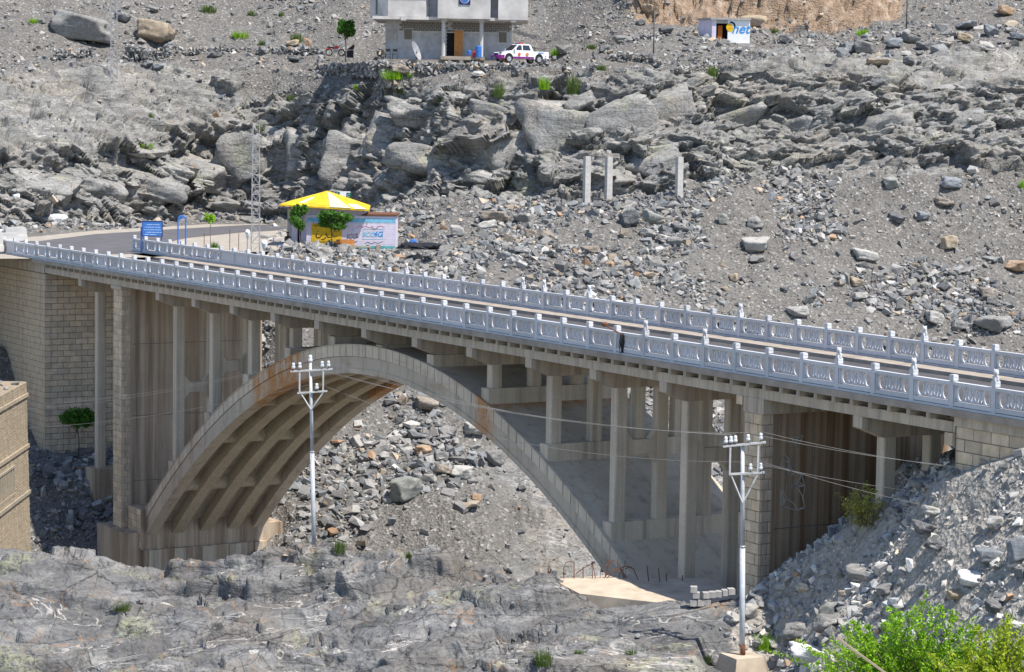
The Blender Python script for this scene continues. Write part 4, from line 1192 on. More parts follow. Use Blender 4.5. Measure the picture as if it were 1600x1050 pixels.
# ---------------------------------------------------------------- foliage
def m_leaf(name, a, b):
    t = NT(name); oi = t.n('ShaderNodeObjectInfo'); v = t.geo()
    c = t.ramp(t.noise(v, 3.5, 3, .6), [(.3, a), (.7, b)])
    t.b.inputs['Subsurface Weight'].default_value = 0
    tr = t.n('ShaderNodeBsdfTranslucent'); t.l(c, tr.inputs[0])
    mx = t.n('ShaderNodeMixShader'); mx.inputs[0].default_value = .35
    t.done(c, .55, .3); t.l(t.b.outputs[0], mx.inputs[1]); t.l(tr.outputs[0], mx.inputs[2]); t.l(mx.outputs[0], t.out.inputs[0])
    return t.m
M_LEAF_B = m_leaf('bright_leaf', (.14, .32, .015), (.36, .60, .03))
M_LEAF_Y = m_leaf('yellow_green_leaf', (.24, .36, .02), (.48, .56, .04))
M_LEAF_D = m_leaf('dark_leaf', (.05, .14, .018), (.12, .27, .035))
M_LEAF_O = m_leaf('olive_leaf', (.24, .24, .05), (.44, .42, .10))
M_GRASS = m_leaf('tuft_grass', (.08, .13, .03), (.17, .25, .06))
M_BARK = plain('bark', (.16, .12, .09), .9)
def leaves(pts, size, seed, elong=1.8, up=.4):
    r = np.random.default_rng(seed); n = len(pts); pts = np.asarray(pts)
    d = r.normal(size=(n, 3)); d[:, 2] += up; d /= np.linalg.norm(d, axis=1, keepdims=True)
    u = np.cross(d, r.normal(size=(n, 3))); u /= np.linalg.norm(u, axis=1, keepdims=True)
    s = size*r.uniform(.6, 1.3, (n, 1))
    a = pts - d*s*elong*.5; b = pts + u*s*.5; c = pts + d*s*elong*.5; e = pts - u*s*.5 + np.cross(d, u)*s*.12
    V = np.stack([a, b, c, e], 1).reshape(-1, 3); F = np.arange(n*4).reshape(n, 4)
    me = bpy.data.meshes.new('leaves'); me.from_pydata(V.tolist(), [], F.tolist()); me.update(); return me
def blob_points(c, rad, n, seed, lumps=9, lump=.5):
    """points spread through a lumpy crown"""
    r = np.random.default_rng(seed)
    cs = r.normal(size=(lumps, 3)); cs /= np.linalg.norm(cs, axis=1, keepdims=True); cs *= r.uniform(.35, .8, (lumps, 1))
    k = r.integers(0, lumps, n); q = r.normal(size=(n, 3)); q /= np.linalg.norm(q, axis=1, keepdims=True); q *= r.random((n, 1))**.45*lump
    return (cs[k] + q)*np.asarray(rad) + np.asarray(c)
def tree(loc, trunk_h, rad, crown_dz, nleaf, lsize, mat, label, seed, name='tree', cat='tree', tr=.05):
    o = empty(name, loc); tag(o, label, cat)
    r = random.Random(seed)
    m = MB(); top = Vector((r.uniform(-.1, .1), 0, trunk_h)); m.tube([(0, 0, -.3), (r.uniform(-.05, .05), 0, trunk_h*.5), top], tr, 7, tr*.6)
    for k in range(7):
        a = r.uniform(0, 6.28); e = Vector((math.cos(a)*rad[0]*.7, math.sin(a)*rad[1]*.7, crown_dz + r.uniform(-.4, .6)*rad[2]))
        st = top*r.uniform(.75, 1.0); m.tube([st, (st+e)*.5 + Vector((0, 0, .1)), e], tr*.5, 5, tr*.12)
    m.build('trunk', M_BARK, o, smooth=True)
    link('crown', leaves(blob_points((0, 0, crown_dz), rad, nleaf, seed, 8, .40), lsize, seed), mat, o)
    return o
def tuft(px, py, w, h, mat, label, seed, bvh=None, name='grass_tuft', cat='grass'):
    q = hit(px, py, bvh)
    if q is None: return
    p = q[0]; s = p.y/FPX; r = np.random.default_rng(seed); n = 170
    a = r.uniform(0, 6.28, n); rad = np.sqrt(r.random(n))*w*s*.42
    base = np.stack([np.cos(a)*rad, np.sin(a)*rad*.7, -np.full(n, .12)], -1)
    tip = base + np.stack([np.cos(a)*w*s*.16*r.random(n), np.sin(a)*w*s*.1, h*s*r.uniform(.5, 1.1, n)+.12], -1) + r.normal(size=(n, 3))*.05*w*s
    sd = np.stack([np.sin(a), -np.cos(a), a*0], -1)*w*s*.028 + .004
    V = np.stack([base-sd, base+sd, tip], 1).reshape(-1, 3); F = np.arange(n*3).reshape(n, 3)
    me = bpy.data.meshes.new('tuft'); me.from_pydata(V.tolist(), [], F.tolist()); me.update()
    o = link(name, me, mat, None, p); return tag(o, label, cat)

# ---------------------------------------------------------------- power poles and wires
def insulator(parent, loc, s=1.0):
    m = MB().lathe([(.02*s, 0), (.02*s, .10*s)], loc, 8); pin = m.build('pin', M_DARK, parent)
    MB().lathe([(.05*s, .08*s), (.10*s, .12*s), (.11*s, .20*s), (.075*s, .25*s), (.085*s, .29*s), (.08*s, .38*s), (.05*s, .42*s)], loc, 12).build('insulator', M_PORC, parent, smooth=True)
def power_pole(px, py_foot, py_top, D, arms, top_ins, label, lean, rzz=-.12):
    base = at(px, py_foot, D); s = D/FPX; Hh = (py_foot-py_top)*s
    o = empty('power_pole', base); tag(o, label, 'power pole')
    tip = Vector((lean*s, 0, Hh))
    def pz(z): return tip*(z/Hh)
    j = Hh*.52
    MB().tube([(0, 0, -.6), pz(j)], .105, 14).build('lower_shaft', M_POLE, o, smooth=True)
    MB().tube([pz(j-.02), pz(Hh)], .085, 14, .07).build('upper_shaft', M_POLE, o, smooth=True)
    MB().tube([pz(j-.05), pz(j+.03)], .112, 14).build('joint_band', M_STEEL, o, smooth=True)
    pts = {}
    for nm, (dy, x0_, x1_, ins, rise) in arms.items():
        z = Hh - dy*s; c = pz(z)
        a = Vector((c.x + x0_*s, -.11, z)); b = Vector((c.x + x1_*s, -.11, z + rise*s))
        d = (b-a); M = Matrix.Rotation(-math.atan2(d.z, d.x), 3, 'Y')
        MB().cbox((a+b)/2, (d.length, .075, .075), M).build('crossarm', M_ARM, o)
        for k, x in enumerate(ins):
            t = (x - x0_)/(x1_-x0_); q = a + d*t + Vector((0, 0, .04)); insulator(o, q, .85 if D > 100 else .78); pts[(nm, k)] = base + q + Vector((0, 0, .38))
    return o, base, pts, s, Hh, pz
DL, DR = 114.0, 91.5
armsL = {'a': (14, -31, 35, (-26.5, -16.5, 18.5, 28.5), 5), 'b': (48, -21, 26, (9.5,), 4)}
oL, bL, pL, sL, HL, pzL = power_pole(491, 856, 562, DL, armsL, True, 'pale steel power pole in front of the arch left of centre', -9)
armsR = {'a': (2, -31, 36, (-27, -19, -12, 8, 28), 8), 'b': (46, -22, 34, (12, 28), 4)}
oR, bR, pR, sR, HR, pzR = power_pole(1160, 1024, 688, DR, armsR, False, 'grey power pole standing on a concrete base beside the rubble mound', -8)
for o, s, Hh, pz, za, zb, xs_, vx in ((oL, sL, HL, pzL, 12, 46, (-17, 20), 74), (oR, sR, HR, pzR, 0, 44, (-20, 24), 92)):
    for x in xs_:
        a = pz(Hh - za*s) + Vector((x*s, -.11, 0)); b = pz(Hh - zb*s) + Vector((x*s, -.11, 0))
        MB().cbox((a+b)/2, (.07, .05, (a-b).length)).build('strut', M_ARM, o)
        c = pz(Hh - vx*s) + Vector((0, -.09, 0)); d = b - c
        MB().tube([b, c], .035, 6).build('brace', M_ARM, o)
    if o is oL: insulator(o, pz(Hh - 2*s))
MB().tube([(0, 0, 0), pzR(.42)], .115, 14).build('rust_band', M_RUST, oR, smooth=True)
fb = MB(); w1, w2 = .62, .95
fb.add([(-w1, -w1, .0), (w1, -w1, 0), (w1, w1, 0), (-w1, w1, 0), (-w2, -w2, -1.6), (w2, -w2, -1.6), (w2, w2, -1.6), (-w2, w2, -1.6)], [(0,1,2,3),(7,6,5,4),(0,4,5,1),(1,5,6,2),(2,6,7,3),(3,7,4,0)])
pb_ = fb.build('pole_base', M_TANC, None, bR + Vector((0, 0, .02)), .45)
tag(pb_, 'tan concrete block tapering up to the foot of the right power pole', 'pole base')
def wire(a, b, sag, label, seed):
    a, b = Vector(a), Vector(b); n = 24
    pts = [a.lerp(b, k/n) - Vector((0, 0, sag*4*(k/n)*(1-k/n))) for k in range(n+1)]
    o = MB().tube([p - a for p in pts], .008, 5).build('power_line', M_WIRE, None, a, smooth=True)
    return tag(o, label, 'wire', 'power lines')
for k, (ka, kb) in enumerate(((('a', 0), ('a', 0)), (('a', 1), ('a', 1)), (('a', 2), ('a', 2)), (('a', 3), ('a', 3)), (('b', 0), ('b', 0)))):
    wire(pL[ka], pR[kb], .55 + .1*k, ('topmost', 'second', 'third', 'fourth', 'lowest')[k] + ' thin wire between the two power poles', k)
for k, kb in enumerate((('a', 3), ('a', 4), ('b', 0), ('b', 1))):
    e = at(1700, (742, 748, 790, 832)[k], 84)
    wire(pR[kb], e, .3, ('topmost', 'second', 'third', 'lowest')[k] + ' thin wire running right from the right power pole', 10+k)
for k, kb in enumerate((('a', 0), ('a', 1), ('b', 0))):
    e = at(-120, (632, 640, 668)[k], 150)
    wire(pL[kb], e, .8, ('topmost', 'middle', 'lowest')[k] + ' thin wire running left from the left power pole', 20+k)

# ---------------------------------------------------------------- ruined foundation with reinforcing bars
c0 = [at(862, 916, 102.5), at(985, 906, 103.5), at(1010, 912, 103), at(1105, 906, 103), at(1156, 925, 100), at(1128, 934, 97.2), at(1040, 938, 97.8), at(985, 934, 98.6), at(905, 932, 99.5)]
zf = sum(p.z for p in c0)/len(c0)
fm = MB(); nT = len(c0); wob = [0, .10, -.05, .09, -.12, -.1, -.03, -.06, -.02]
tops = [Vector((p.x, p.y, zf + .04 + w_)) for p, w_ in zip(c0, wob)]
fm.add(tops + [t - Vector((0, 0, 2.2)) for t in tops], [tuple(range(nT)), tuple(range(2*nT-1, nT-1, -1))] + [(i, i+nT, (i+1) % nT + nT, (i+1) % nT) for i in range(nT)])
sl = fm.build('foundation_slab', M_TANC); tag(sl, 'broken tan concrete foundation with bars sticking out', 'slab')
def bar(pts, label_px):
    return MB().tube(pts, .022, 6).build('reinforcing_bar', M_RUST, sl)
def bp(px, py, D=102.6): return at(px, py, D)
for hoop in ([(881, 912), (881, 886), (884, 879), (892, 877), (897, 880), (897, 912)], [(855, 908), (857, 890), (859, 884)], [(911, 911), (911, 886), (917, 883), (925, 882), (926, 911)],
             [(900, 896), (911, 888), (926, 881), (932, 911)], [(937, 910), (939, 889), (945, 883), (951, 884)], [(943, 911), (951, 880), (960, 875), (966, 880), (972, 896), (976, 909)],
             [(941, 909), (951, 893), (962, 888), (972, 890), (978, 908)], [(946, 905), (960, 893), (975, 885), (987, 886)], [(977, 889), (984, 886), (990, 889), (998, 908)], [(967, 910), (968, 897), (972, 890)],
             [(950, 874), (951, 884)], [(977, 876), (973, 893), (984, 910)], [(1011, 884), (1014, 913)], [(1029, 888), (1031, 914)], [(1041, 896), (1041, 914)], [(866, 908), (866, 898)], [(1066, 899), (1066, 912)]):
    bar([bp(*q) for q in hoop], 0)
n = 0
spots = ((1083, 948, 'darkest concrete block, lowest left of the little stack'), (1088, 936, 'concrete block at the left end of the upper row of the stack'), (1103, 936, 'second block of the upper row of the little stack'), (1113, 935, 'third block of the upper row of the little stack'),
         (1123, 934, 'fourth block of the upper row of the little stack'), (1133, 932, 'fifth block of the upper row of the little stack'), (1142, 930, 'sixth block of the upper row of the little stack'), (1094, 948, 'second block of the lower row of the little stack'),
         (1106, 947, 'right block of the lower row of the little stack'), (1084, 927, 'single block lying on top of the little stack'))
for px, py, lab in spots:
    p = at(px, py-2, 95.6); o = MB().cbox((0, 0, .11), (.26, .34, .225)).build('concrete_block', M_GREYC, None, p, rng.uniform(-.2, .2)); tag(o, lab, 'block', 'concrete blocks beside the foundation')
# ---------------------------------------------------------------- posts on the hillside
for px, py, hpx, lab in ((916, 314, 70, 'leftmost bare concrete post below the cliff'), (950, 315, 70, 'bare concrete post second from left below the cliff'), (1060, 309, 64, 'lone bare concrete post right of the pair below the cliff')):
    q = hit(px, py, BV_HILL)[0]; s = q.y/FPX
    o = MB().prism([(-.25, -.25), (.25, -.25), (.25, .25), (-.25, .25)], 'z', -1.0, hpx*s).build('concrete_post', M_POST, None, q + Vector((0, -.4, 0)), .42)
    tag(o, lab, 'post', 'bare concrete posts')

# ---------------------------------------------------------------- house on the terrace
M_HOUSE = plain('rough_render', (.56, .535, .51), .9, vary=.3, scale=.7)
M_HOUSEG = plain('bare_block_wall', (.44, .43, .44), .95, vary=.25, scale=2.0)
M_BAND = plain('exposed_block_band', (.20, .18, .165), .95, vary=.35, scale=5)
DH = 232.0; sH = DH/FPX
hb = at(700, 94, DH)
house = empty('concrete_house', hb); tag(house, 'unfinished grey two-storey house with pillared porch on the terrace', 'house')
def hx(px): return (px-700)*sH
def hz(py): return (94-py)*sH
zs = hz(33)
def part(name, mat, *boxes):
    m = MB()
    for b in boxes: m.box(*b)
    return m.build(name, mat, house)
part('plinth', M_WALK, (hx(592), hx(812), -1.1, 9, -1.5, .0))
# ground floor walls: front with chamfered left corner
gf = MB()
gf.prism([(hx(600), 2.6), (hx(622), 1.2), (hx(798), 1.2), (hx(798), 8.5), (hx(600), 8.5)], 'z', 0, zs)
gfw = gf.build('ground_floor_wall', M_HOUSEG, house)
# exposed block band with real block courses
bd = MB()
for r in range(4):
    x = hx(623) + (.2 if r % 2 else 0)
    while x < hx(797) - .2:
        if not (hx(693) < x < hx(700)): bd.box(x, x+.36, 1.165, 1.22, zs-.95+r*.21, zs-.95+r*.21+.185)
        x += .4
bd.build('block_band', M_BAND, gfw)
part('lintel_band', M_HOUSE, (hx(623), hx(797.5), 1.16, 1.22, zs-1.10, zs-.98))
cb = MB(); 
for r in range(16):
    for k in range(2):
        cb.box(hx(681)+k*.42+(.2 if r % 2 else 0), hx(681)+k*.42+.38+(.2 if r % 2 else 0), 1.15, 1.22, .05+r*.17, .05+r*.17+.145)
cb.build('bare_blockwork', M_HOUSEG, gfw)
def window(px0, px1, py0, py1, y=1.2, grill=True):
    f = part('window', M_HOUSE, (hx(px0)-.06, hx(px1)+.06, y-.05, y+.02, hz(py1)-.06, hz(py0)+.06))
    MB().box(hx(px0), hx(px1), y-.06, y+.01, hz(py1), hz(py0)).build('pane', M_GLASS, f)
    g = MB(); n = 4
    for i in range(1, n): g.box(hx(px0)+(hx(px1)-hx(px0))*i/n-.012, hx(px0)+(hx(px1)-hx(px0))*i/n+.012, y-.085, y-.062, hz(py1), hz(py0))
    for i in range(1, 5): g.box(hx(px0), hx(px1), y-.085, y-.062, hz(py1)+(hz(py0)-hz(py1))*i/5-.012, hz(py1)+(hz(py0)-hz(py1))*i/5+.012)
    g.build('grille', M_RUST, f)
window(630.5, 643, 46, 62.5); window(778, 790.5, 48.5, 65)
cw = MB(); a = Vector((hx(602.5), 2.44, 0)); b = Vector((hx(620), 1.33, 0)); nn = Vector((-.55, -.83, 0))*.05
cw.add([a+nn+Vector((0, 0, hz(64))), b+nn+Vector((0, 0, hz(64))), b+nn+Vector((0, 0, hz(47))), a+nn+Vector((0, 0, hz(47)))] + [a+Vector((0, 0, hz(64))), b+Vector((0, 0, hz(64))), b+Vector((0, 0, hz(47))), a+Vector((0, 0, hz(47)))], [(0,1,2,3),(0,4,5,1),(1,5,6,2),(2,6,7,3),(3,7,4,0)])
cw.build('blocked_window', M_GREYC, house)
dr = part('doorway', M_DARK, (hx(696.5), hx(722), 1.17, 1.23, .35, hz(47)))
MB().box(hx(709), hx(722), .95, 1.15, .36, hz(47.5)).build('door_leaf', M_ORANGE, dr)
part('door_frame', M_HOUSE, (hx(695.5), hx(696.5), 1.1, 1.2, .3, hz(46)), (hx(722), hx(723.2), 1.1, 1.2, .3, hz(46)), (hx(696.5), hx(722), 1.1, 1.2, hz(47), hz(46)))
part('porch_step', M_WALK, (hx(689), hx(757), -1.6, 1.19, 0, .34)); part('porch_step', M_WALK, (hx(690), hx(754), -2.0, -1.6, 0, .17))
for px in (693, 751.5): MB().lathe([(.20, .34), (.19, .4), (.18, zs-.25), (.24, zs-.2), (.24, zs)], (hx(px), -1.0, 0), 14).build('pillar', M_HOUSE, house, smooth=False)
# first floor: overhanging slab and three blocks
part('floor_slab', M_HOUSE, (hx(583), hx(815), -1.25, 9, zs, zs+.28))
for px in (631, 694.5, 751, 801): part('beam_end', M_HOUSE, (hx(px)-.25, hx(px)+.25, -1.45, -1.25, zs-.1, zs+.3))
top = hz(-52)
up = MB(); up.prism([(hx(577), 1.2), (hx(607), -1.2), (hx(665), -1.2), (hx(665), 8.5), (hx(577), 8.5)], 'z', zs+.29, top); up.build('upper_wall', M_HOUSE, house)
part('upper_recess', M_HOUSEG, (hx(665), hx(684), -.2, 8, zs+.29, top), (hx(765), hx(777), -.2, 8, zs+.29, top))
part('upper_bay', M_HOUSE, (hx(684), hx(765), -1.9, 8, zs+.12, top))
part('upper_wall', M_HOUSE, (hx(777), hx(823), -1.5, 8, zs+.10, top))
MB().prism([(hx(665)-.0, -1.2), (hx(671), -.21), (hx(665), -.21)], 'z', zs+.3, top).build('buttress', M_HOUSE, house)
part('roof_slab', M_HOUSE, (hx(572), hx(828), -2.3, 9, top, top+.3))
for px in (588, 596): part('upper_opening', M_GLASS, (hx(px)-.1, hx(px)+.1, .2, .9, zs+.5, zs+2.2))
sg = part('emblem_board', M_NAVY, (hx(716.5), hx(734), -1.97, -1.9, hz(9.5), hz(-9)))
c_ = (hx(725.2), hz(.8))
def disc(name, mat, x, z, r, y, par, n=20, a0=0, a1=360):
    pts = [(x+r*math.cos(math.radians(a0+(a1-a0)*k/n)), z+r*math.sin(math.radians(a0+(a1-a0)*k/n))) for k in range(n+(0 if a1-a0 == 360 else 1))]
    return MB().prism(pts, 'y', y, y+.012).build(name, mat, par)
disc('emblem_ring', M_WHITEP, c_[0], c_[1], .43, -1.985, sg); disc('emblem_half', M_BLUE, c_[0], c_[1], .38, -2.0, sg, 14, 180, 360); disc('emblem_half', M_FLAME, c_[0], c_[1], .38, -2.0, sg, 14, 0, 180)
fl = MB(); stroke(fl, [(c_[0]-.2, c_[1]-.1), (c_[0]-.1, c_[1]+.2), (c_[0], c_[1]), (c_[0]+.1, c_[1]+.25), (c_[0]+.2, c_[1]-.1)], .07, -2.014); fl.build('emblem_flame', M_FLAME, sg)

# yard things in front of the house
def lath(name, prof, px, py, D, mat, label, cat, n=14, sc=1.0):
    o = MB().lathe([(r*sc, z*sc) for r, z in prof], n=n).build(name, mat, None, at(px, py, D), smooth=False); return tag(o, label, cat)
DY_ = DH - 1.6
lath('barrel', [(.27, 0), (.29, .05), (.29, .32), (.30, .36), (.29, .40), (.29, .68), (.30, .72), (.29, .76), (.29, 1.0), (.26, 1.08), (.12, 1.10)], 747.5, 90, DY_-.6, M_BLUE, 'tall blue plastic barrel beside the porch pillar', 'barrel')
lath('water_can', [(.17, 0), (.18, .04), (.18, .36), (.10, .44), (.06, .46)], 733.5, 86, DY_+.3, M_BLUE, 'small blue can on the porch', 'can')
lath('jerry_can', [(.19, 0), (.20, .05), (.20, .42), (.09, .52)], 741, 89, DY_, M_RED, 'red can between the small blue can and the barrel', 'can')
lath('gas_cylinder', [(.16, 0), (.19, .06), (.19, .45), (.13, .55), (.06, .58), (.06, .66)], 789.5, 99.5, DH-3.6, M_ORANGE, 'orange gas cylinder in front of the pickup', 'gas cylinder')
q = at(655, 92, DH-2.2)
dish = empty('satellite_dish', q, 0.0); tag(dish, 'big satellite dish leaning on its edge before the house', 'satellite dish')
dm = MB(); rings = 5; R_ = .95
vs = [(0, .22, 0)]; fs = []
for i in range(1, rings+1):
    for k in range(20):
        a = 2*math.pi*k/20; r_ = R_*i/rings; vs.append((r_*math.cos(a), .22*(1-(i/rings)**2), r_*math.sin(a)))
for k in range(20): fs.append((0, 1+k, 1+(k+1) % 20))
for i in range(rings-1):
    for k in range(20): fs.append((1+i*20+k, 1+(i+1)*20+k, 1+(i+1)*20+(k+1) % 20, 1+i*20+(k+1) % 20))
dm.add(vs, fs); dd = dm.build('reflector', M_STEEL, dish); dd.rotation_euler = (-.5, .72, .95); dd.location = (-.25, 0, .78)
MB().tube([(-.25, 0, .78), (.2, -.5, .9)], .02, 5).build('feed_arm', M_STEEL, dish); MB().tube([(-.25, .2, .7), (-.3, .5, -.02)], .04, 6).build('stand', M_RUST, dish)
for px, lab in ((606, 'thin black metal chair left of the house front'), (617, 'second black metal chair left of the house front')):
    ch = empty('metal_chair', at(px, 92.5, DH-1.9)); tag(ch, lab, 'chair')
    for x in (-.22, .22):
        MB().tube([(x, -.2, 0), (x, -.18, .45), (x, .2, .47)], .018, 5).build('leg', M_BLACK, ch); MB().tube([(x, .22, 0), (x*.9, .2, .47), (x*.9, .34, 1.0)], .018, 5).build('back_post', M_BLACK, ch)
    MB().box(-.22, .22, -.2, .22, .45, .475).build('seat', M_BLACK, ch); MB().box(-.2, .2, .29, .31, .72, .96).build('backrest', M_BLACK, ch)
# motorcycle
mc = empty('motorcycle', at(524, 87, 236), .35); tag(mc, 'red motorcycle parked inside the stone yard wall', 'motorcycle')
for x in (-.62, .62):
    w_ = MB(); vs = []; w_.tube([(x+.3*math.cos(a*math.pi/9), 0, .3+.3*math.sin(a*math.pi/9)) for a in range(19)], .055, 6); w_.build('wheel', M_TYRE, mc)
MB().prism([(-.25, .62), (.28, .66), (.34, .86), (.05, .95), (-.2, .82)], 'y', -.13, .13).build('tank', M_RED, mc); MB().prism([(-.8, .72), (-.2, .7), (-.2, .8), (-.75, .86)], 'y', -.12, .12).build('seat', M_BLACK, mc)
MB().box(-.2, .2, -.1, .1, .28, .6).build('engine', M_STEEL, mc); MB().tube([(.62, 0, .3), (.42, 0, .98)], .03, 6).build('fork', M_STEEL, mc); MB().tube([(.42, -.33, 1.02), (.4, 0, .99), (.42, .33, 1.02)], .016, 5).build('handlebar', M_BLACK, mc)
MB().prism([(-.95, .6), (-.5, .62), (-.5, .7), (-.9, .72)], 'y', -.09, .09).build('mudguard', M_RED, mc)
bn = empty('bin', at(547, 90, 235)); tag(bn, 'black bin beside the small tree in the yard', 'bin')
MB().prism([(-.3, -.3), (.3, -.3), (.3, .3), (-.3, .3)], 'z', 0, .7).build('body', M_BLACK, bn); MB().prism([(-.3, .74), (.3, .74), (.42, 1.2), (.3, 1.22)], 'y', -.28, .28).build('lid', M_BLACK, bn)
tree(at(540, 92, 236), 2.3, (1.0, 1.0, 1.25), 2.9, 1500, .17, M_LEAF_D, 'small green tree with two leaf clumps left of the house', 21, tr=.06)

# ---------------------------------------------------------------- pickup truck
tk = empty('pickup_truck', at(812, 99, 229.5), .5); tag(tk, 'white double-cab rescue pickup with purple bumper parked by the house', 'pickup truck')
# local: front is -x, near side -y
body = MB()
def loft(mb, secs):
    """sections: (x, half width bottom, half width top, z0, z1)"""
    v = []; f = []
    for x, wb, wt, z0, z1 in secs: v += [(x, -wb, z0), (x, wb, z0), (x, wt, z1), (x, -wt, z1)]
    for i in range(len(secs)-1):
        a, b = 4*i, 4*i+4
        f += [(a, a+1, b+1, b), (a+1, a+2, b+2, b+1), (a+2, a+3, b+3, b+2), (a+3, a, b, b+3)]
    n = len(v); f += [(0, 3, 2, 1), (n-4, n-3, n-2, n-1)]
    mb.add(v, f)
loft(body, [(-2.52, .74, .62, .48, .84), (-2.38, .84, .74, .42, .99), (-1.9, .90, .82, .40, 1.05), (-1.2, .91, .86, .40, 1.12), (.85, .91, .88, .40, 1.12), (.95, .91, .88, .40, 1.10), (2.5, .90, .89, .45, 1.10), (2.58, .88, .87, .5, 1.08)])
bdy = body.build('body', M_WHITEP, tk)
cab = MB(); loft(cab, [(-1.28, .84, .80, 1.08, 1.12), (-.55, .84, .66, 1.08, 1.72), (-.3, .84, .66, 1.08, 1.76), (.55, .84, .66, 1.08, 1.76), (.75, .84, .66, 1.08, 1.70), (.98, .84, .80, 1.08, 1.14)]); cab.build('cabin', M_WHITEP, tk)
def quad(name, mat, pts, par=tk):
    return MB().add(pts + [(p[0], p[1]+.004, p[2]-.004) for p in pts], [(0,1,2,3),(4,7,6,5),(0,4,5,1),(1,5,6,2),(2,6,7,3),(3,7,4,0)]).build(name, mat, par)
quad('windscreen', M_GLASS, [(-1.24, -.74, 1.17), (-1.24, .74, 1.17), (-.60, .60, 1.70), (-.60, -.60, 1.70)])
for sgn in (-1, 1):
    def sd(x, z): return (x, sgn*(.84-.18*(z-1.08)/.68+.012), z)
    quad('side_window', M_GLASS, [sd(-.98, 1.18), sd(-.22, 1.18), sd(-.22, 1.66), sd(-.52, 1.66)]); quad('side_window', M_GLASS, [sd(-.12, 1.18), sd(.72, 1.18), sd(.58, 1.66), sd(-.12, 1.66)])
    MB().box(-1.1, -.92, sgn*.93-.1, sgn*.93+.1, 1.14, 1.32).build('mirror', M_WHITEP, tk)
    MB().box(-1.2, 1.0, sgn*.915-.01, sgn*.915+.012, .42, .60).build('sill_stripe', M_PURPLE, tk)
    for x in (-1.62, 1.55):
        wl = MB().lathe([(.40, -.005), (.42, .005)], n=20); ar_ = wl.build('wheel_arch', M_DARK, tk, (x, sgn*.905, .48)); ar_.rotation_euler = (math.pi/2, 0, 0)
        ty = MB().lathe([(.24, -.12), (.35, -.12), (.37, -.06), (.37, .06), (.35, .12), (.24, .12)], n=20).build('tyre', M_TYRE, tk, (x, sgn*.83, .37)); ty.rotation_euler = (math.pi/2, 0, 0)
        ri = MB().lathe([(.05, -.13), (.22, -.125), (.235, -.1), (.235, .1), (.22, .125), (.05, .13)], n=12).build('rim', M_STEEL, ty)
    MB().box(-2.47, -2.2, sgn*.62-.15, sgn*.62+.15, .80, .96).build('headlight', M_GLASS, tk)
    disc('door_badge', M_FLAME, -.55, .82, .15, sgn*.925-.006, tk, 14); disc('door_badge', M_ORANGE, .28, .82, .16, sgn*.925-.006, tk, 14)
    text_on('lettering', 'RESCUE', .16, M_BLUE, tk, (1.75, sgn*.912 if sgn < 0 else .92, .98))
loft_b = MB(); loft(loft_b, [(-2.68, .70, .70, .38, .66), (-2.5, .90, .90, .36, .72), (-2.1, .93, .93, .38, .74)]); loft_b.build('bumper', M_PURPLE, tk)
MB().box(-2.56, -2.40, -.42, .42, .70, .90).build('grille', M_NAVY, tk); MB().box(-2.71, -2.66, -.25, .25, .42, .54).build('number_plate', M_TEAL, tk)
MB().prism([(-2.38, .995), (-1.9, 1.057), (-1.5, 1.09), (-1.5, 1.1), (-2.38, 1.01)], 'y', -.7, .7).build('bonnet_stripe', M_NAVY, tk)
MB().box(-.25, .0, -.55, 0, 1.77, 1.90).build('beacon', M_RED, tk); MB().box(-.25, .0, 0.01, .55, 1.77, 1.90).build('beacon', M_BLUE, tk)
MB().tube([(1.15, -.8, 1.1), (1.15, -.75, 1.5), (1.15, .75, 1.5), (1.15, .8, 1.1)], .035, 6).build('roll_bar', M_BLACK, tk); MB().tube([(1.15, -.8, 1.42), (2.1, -.82, 1.32), (2.1, -.82, 1.1)], .025, 6).build('bed_rail', M_BLACK, tk)
quad('bed_well', M_DARK, [(1.02, -.80, 1.106), (2.45, -.80, 1.106), (2.45, .80, 1.106), (1.02, .80, 1.106)])

# ---------------------------------------------------------------- dry-stone walls and cairns
def stone_wall(pts, h, thick, size, label, seed, tone=1.0, name='dry_stone_wall', cat='wall', bvh=BV_HILL, drop=.2):
    """wall of stacked loose stones along a line of photo points on the ground"""
    W_ = [hit(px, py, bvh)[0] for px, py in pts]; r = np.random.default_rng(seed); P = []; S = []
    for a, b in zip(W_[:-1], W_[1:]):
        L = (b-a).length; nl = max(1, int(L/(size*1.5)))
        for i in range(nl):
            t = (i+r.uniform(.2, .8))/nl; c = a.lerp(b, t); z = 0
            while z < h*r.uniform(.85, 1.1):
                for k in (-.5, .5):
                    P.append((c.x + r.normal()*size*.2, c.y + k*thick*.6 + r.normal()*.04, c.z - drop + z)); S.append(size*r.uniform(.65, 1.2))
                z += size*1.05
    o = scatter_mesh(name, np.array(P), np.array(S), M_STONES, None, None, seed)
    return tag(o, label, cat)
stone_wall([(500, 116), (545, 118), (600, 113)], 1.1, .6, .26, 'low dry-stone wall in front of the small tree', 301)
stone_wall([(586, 94), (596, 93), (604, 95)], 1.5, .7, .24, 'short thick dry-stone wall end beside the house', 302)
stone_wall([(500, 112), (502, 100), (506, 88)], 1.0, .6, .25, 'side return of the yard wall left of the motorcycle', 303)
stone_wall([(602, 110), (650, 112), (700, 112), (760, 113), (812, 112)], .95, .6, .26, 'long dry-stone wall along the terrace under the house', 304)
stone_wall([(400, 84), (440, 82), (500, 82)], .7, .5, .24, 'long low rubble wall left of the yard', 305)
stone_wall([(84, 94), (110, 93), (146, 92)], 1.1, .7, .22, 'dark dry-stone wall below the huge overhanging boulder', 306)
stone_wall([(196, 92), (225, 97), (262, 94), (272, 84)], 1.5, .9, .24, 'curved dark dry-stone ring under the split tan boulder', 307)
stone_wall([(272, 82), (320, 80), (392, 80)], .5, .4, .2, 'thin line of stones right of the dark dry-stone ring', 308)
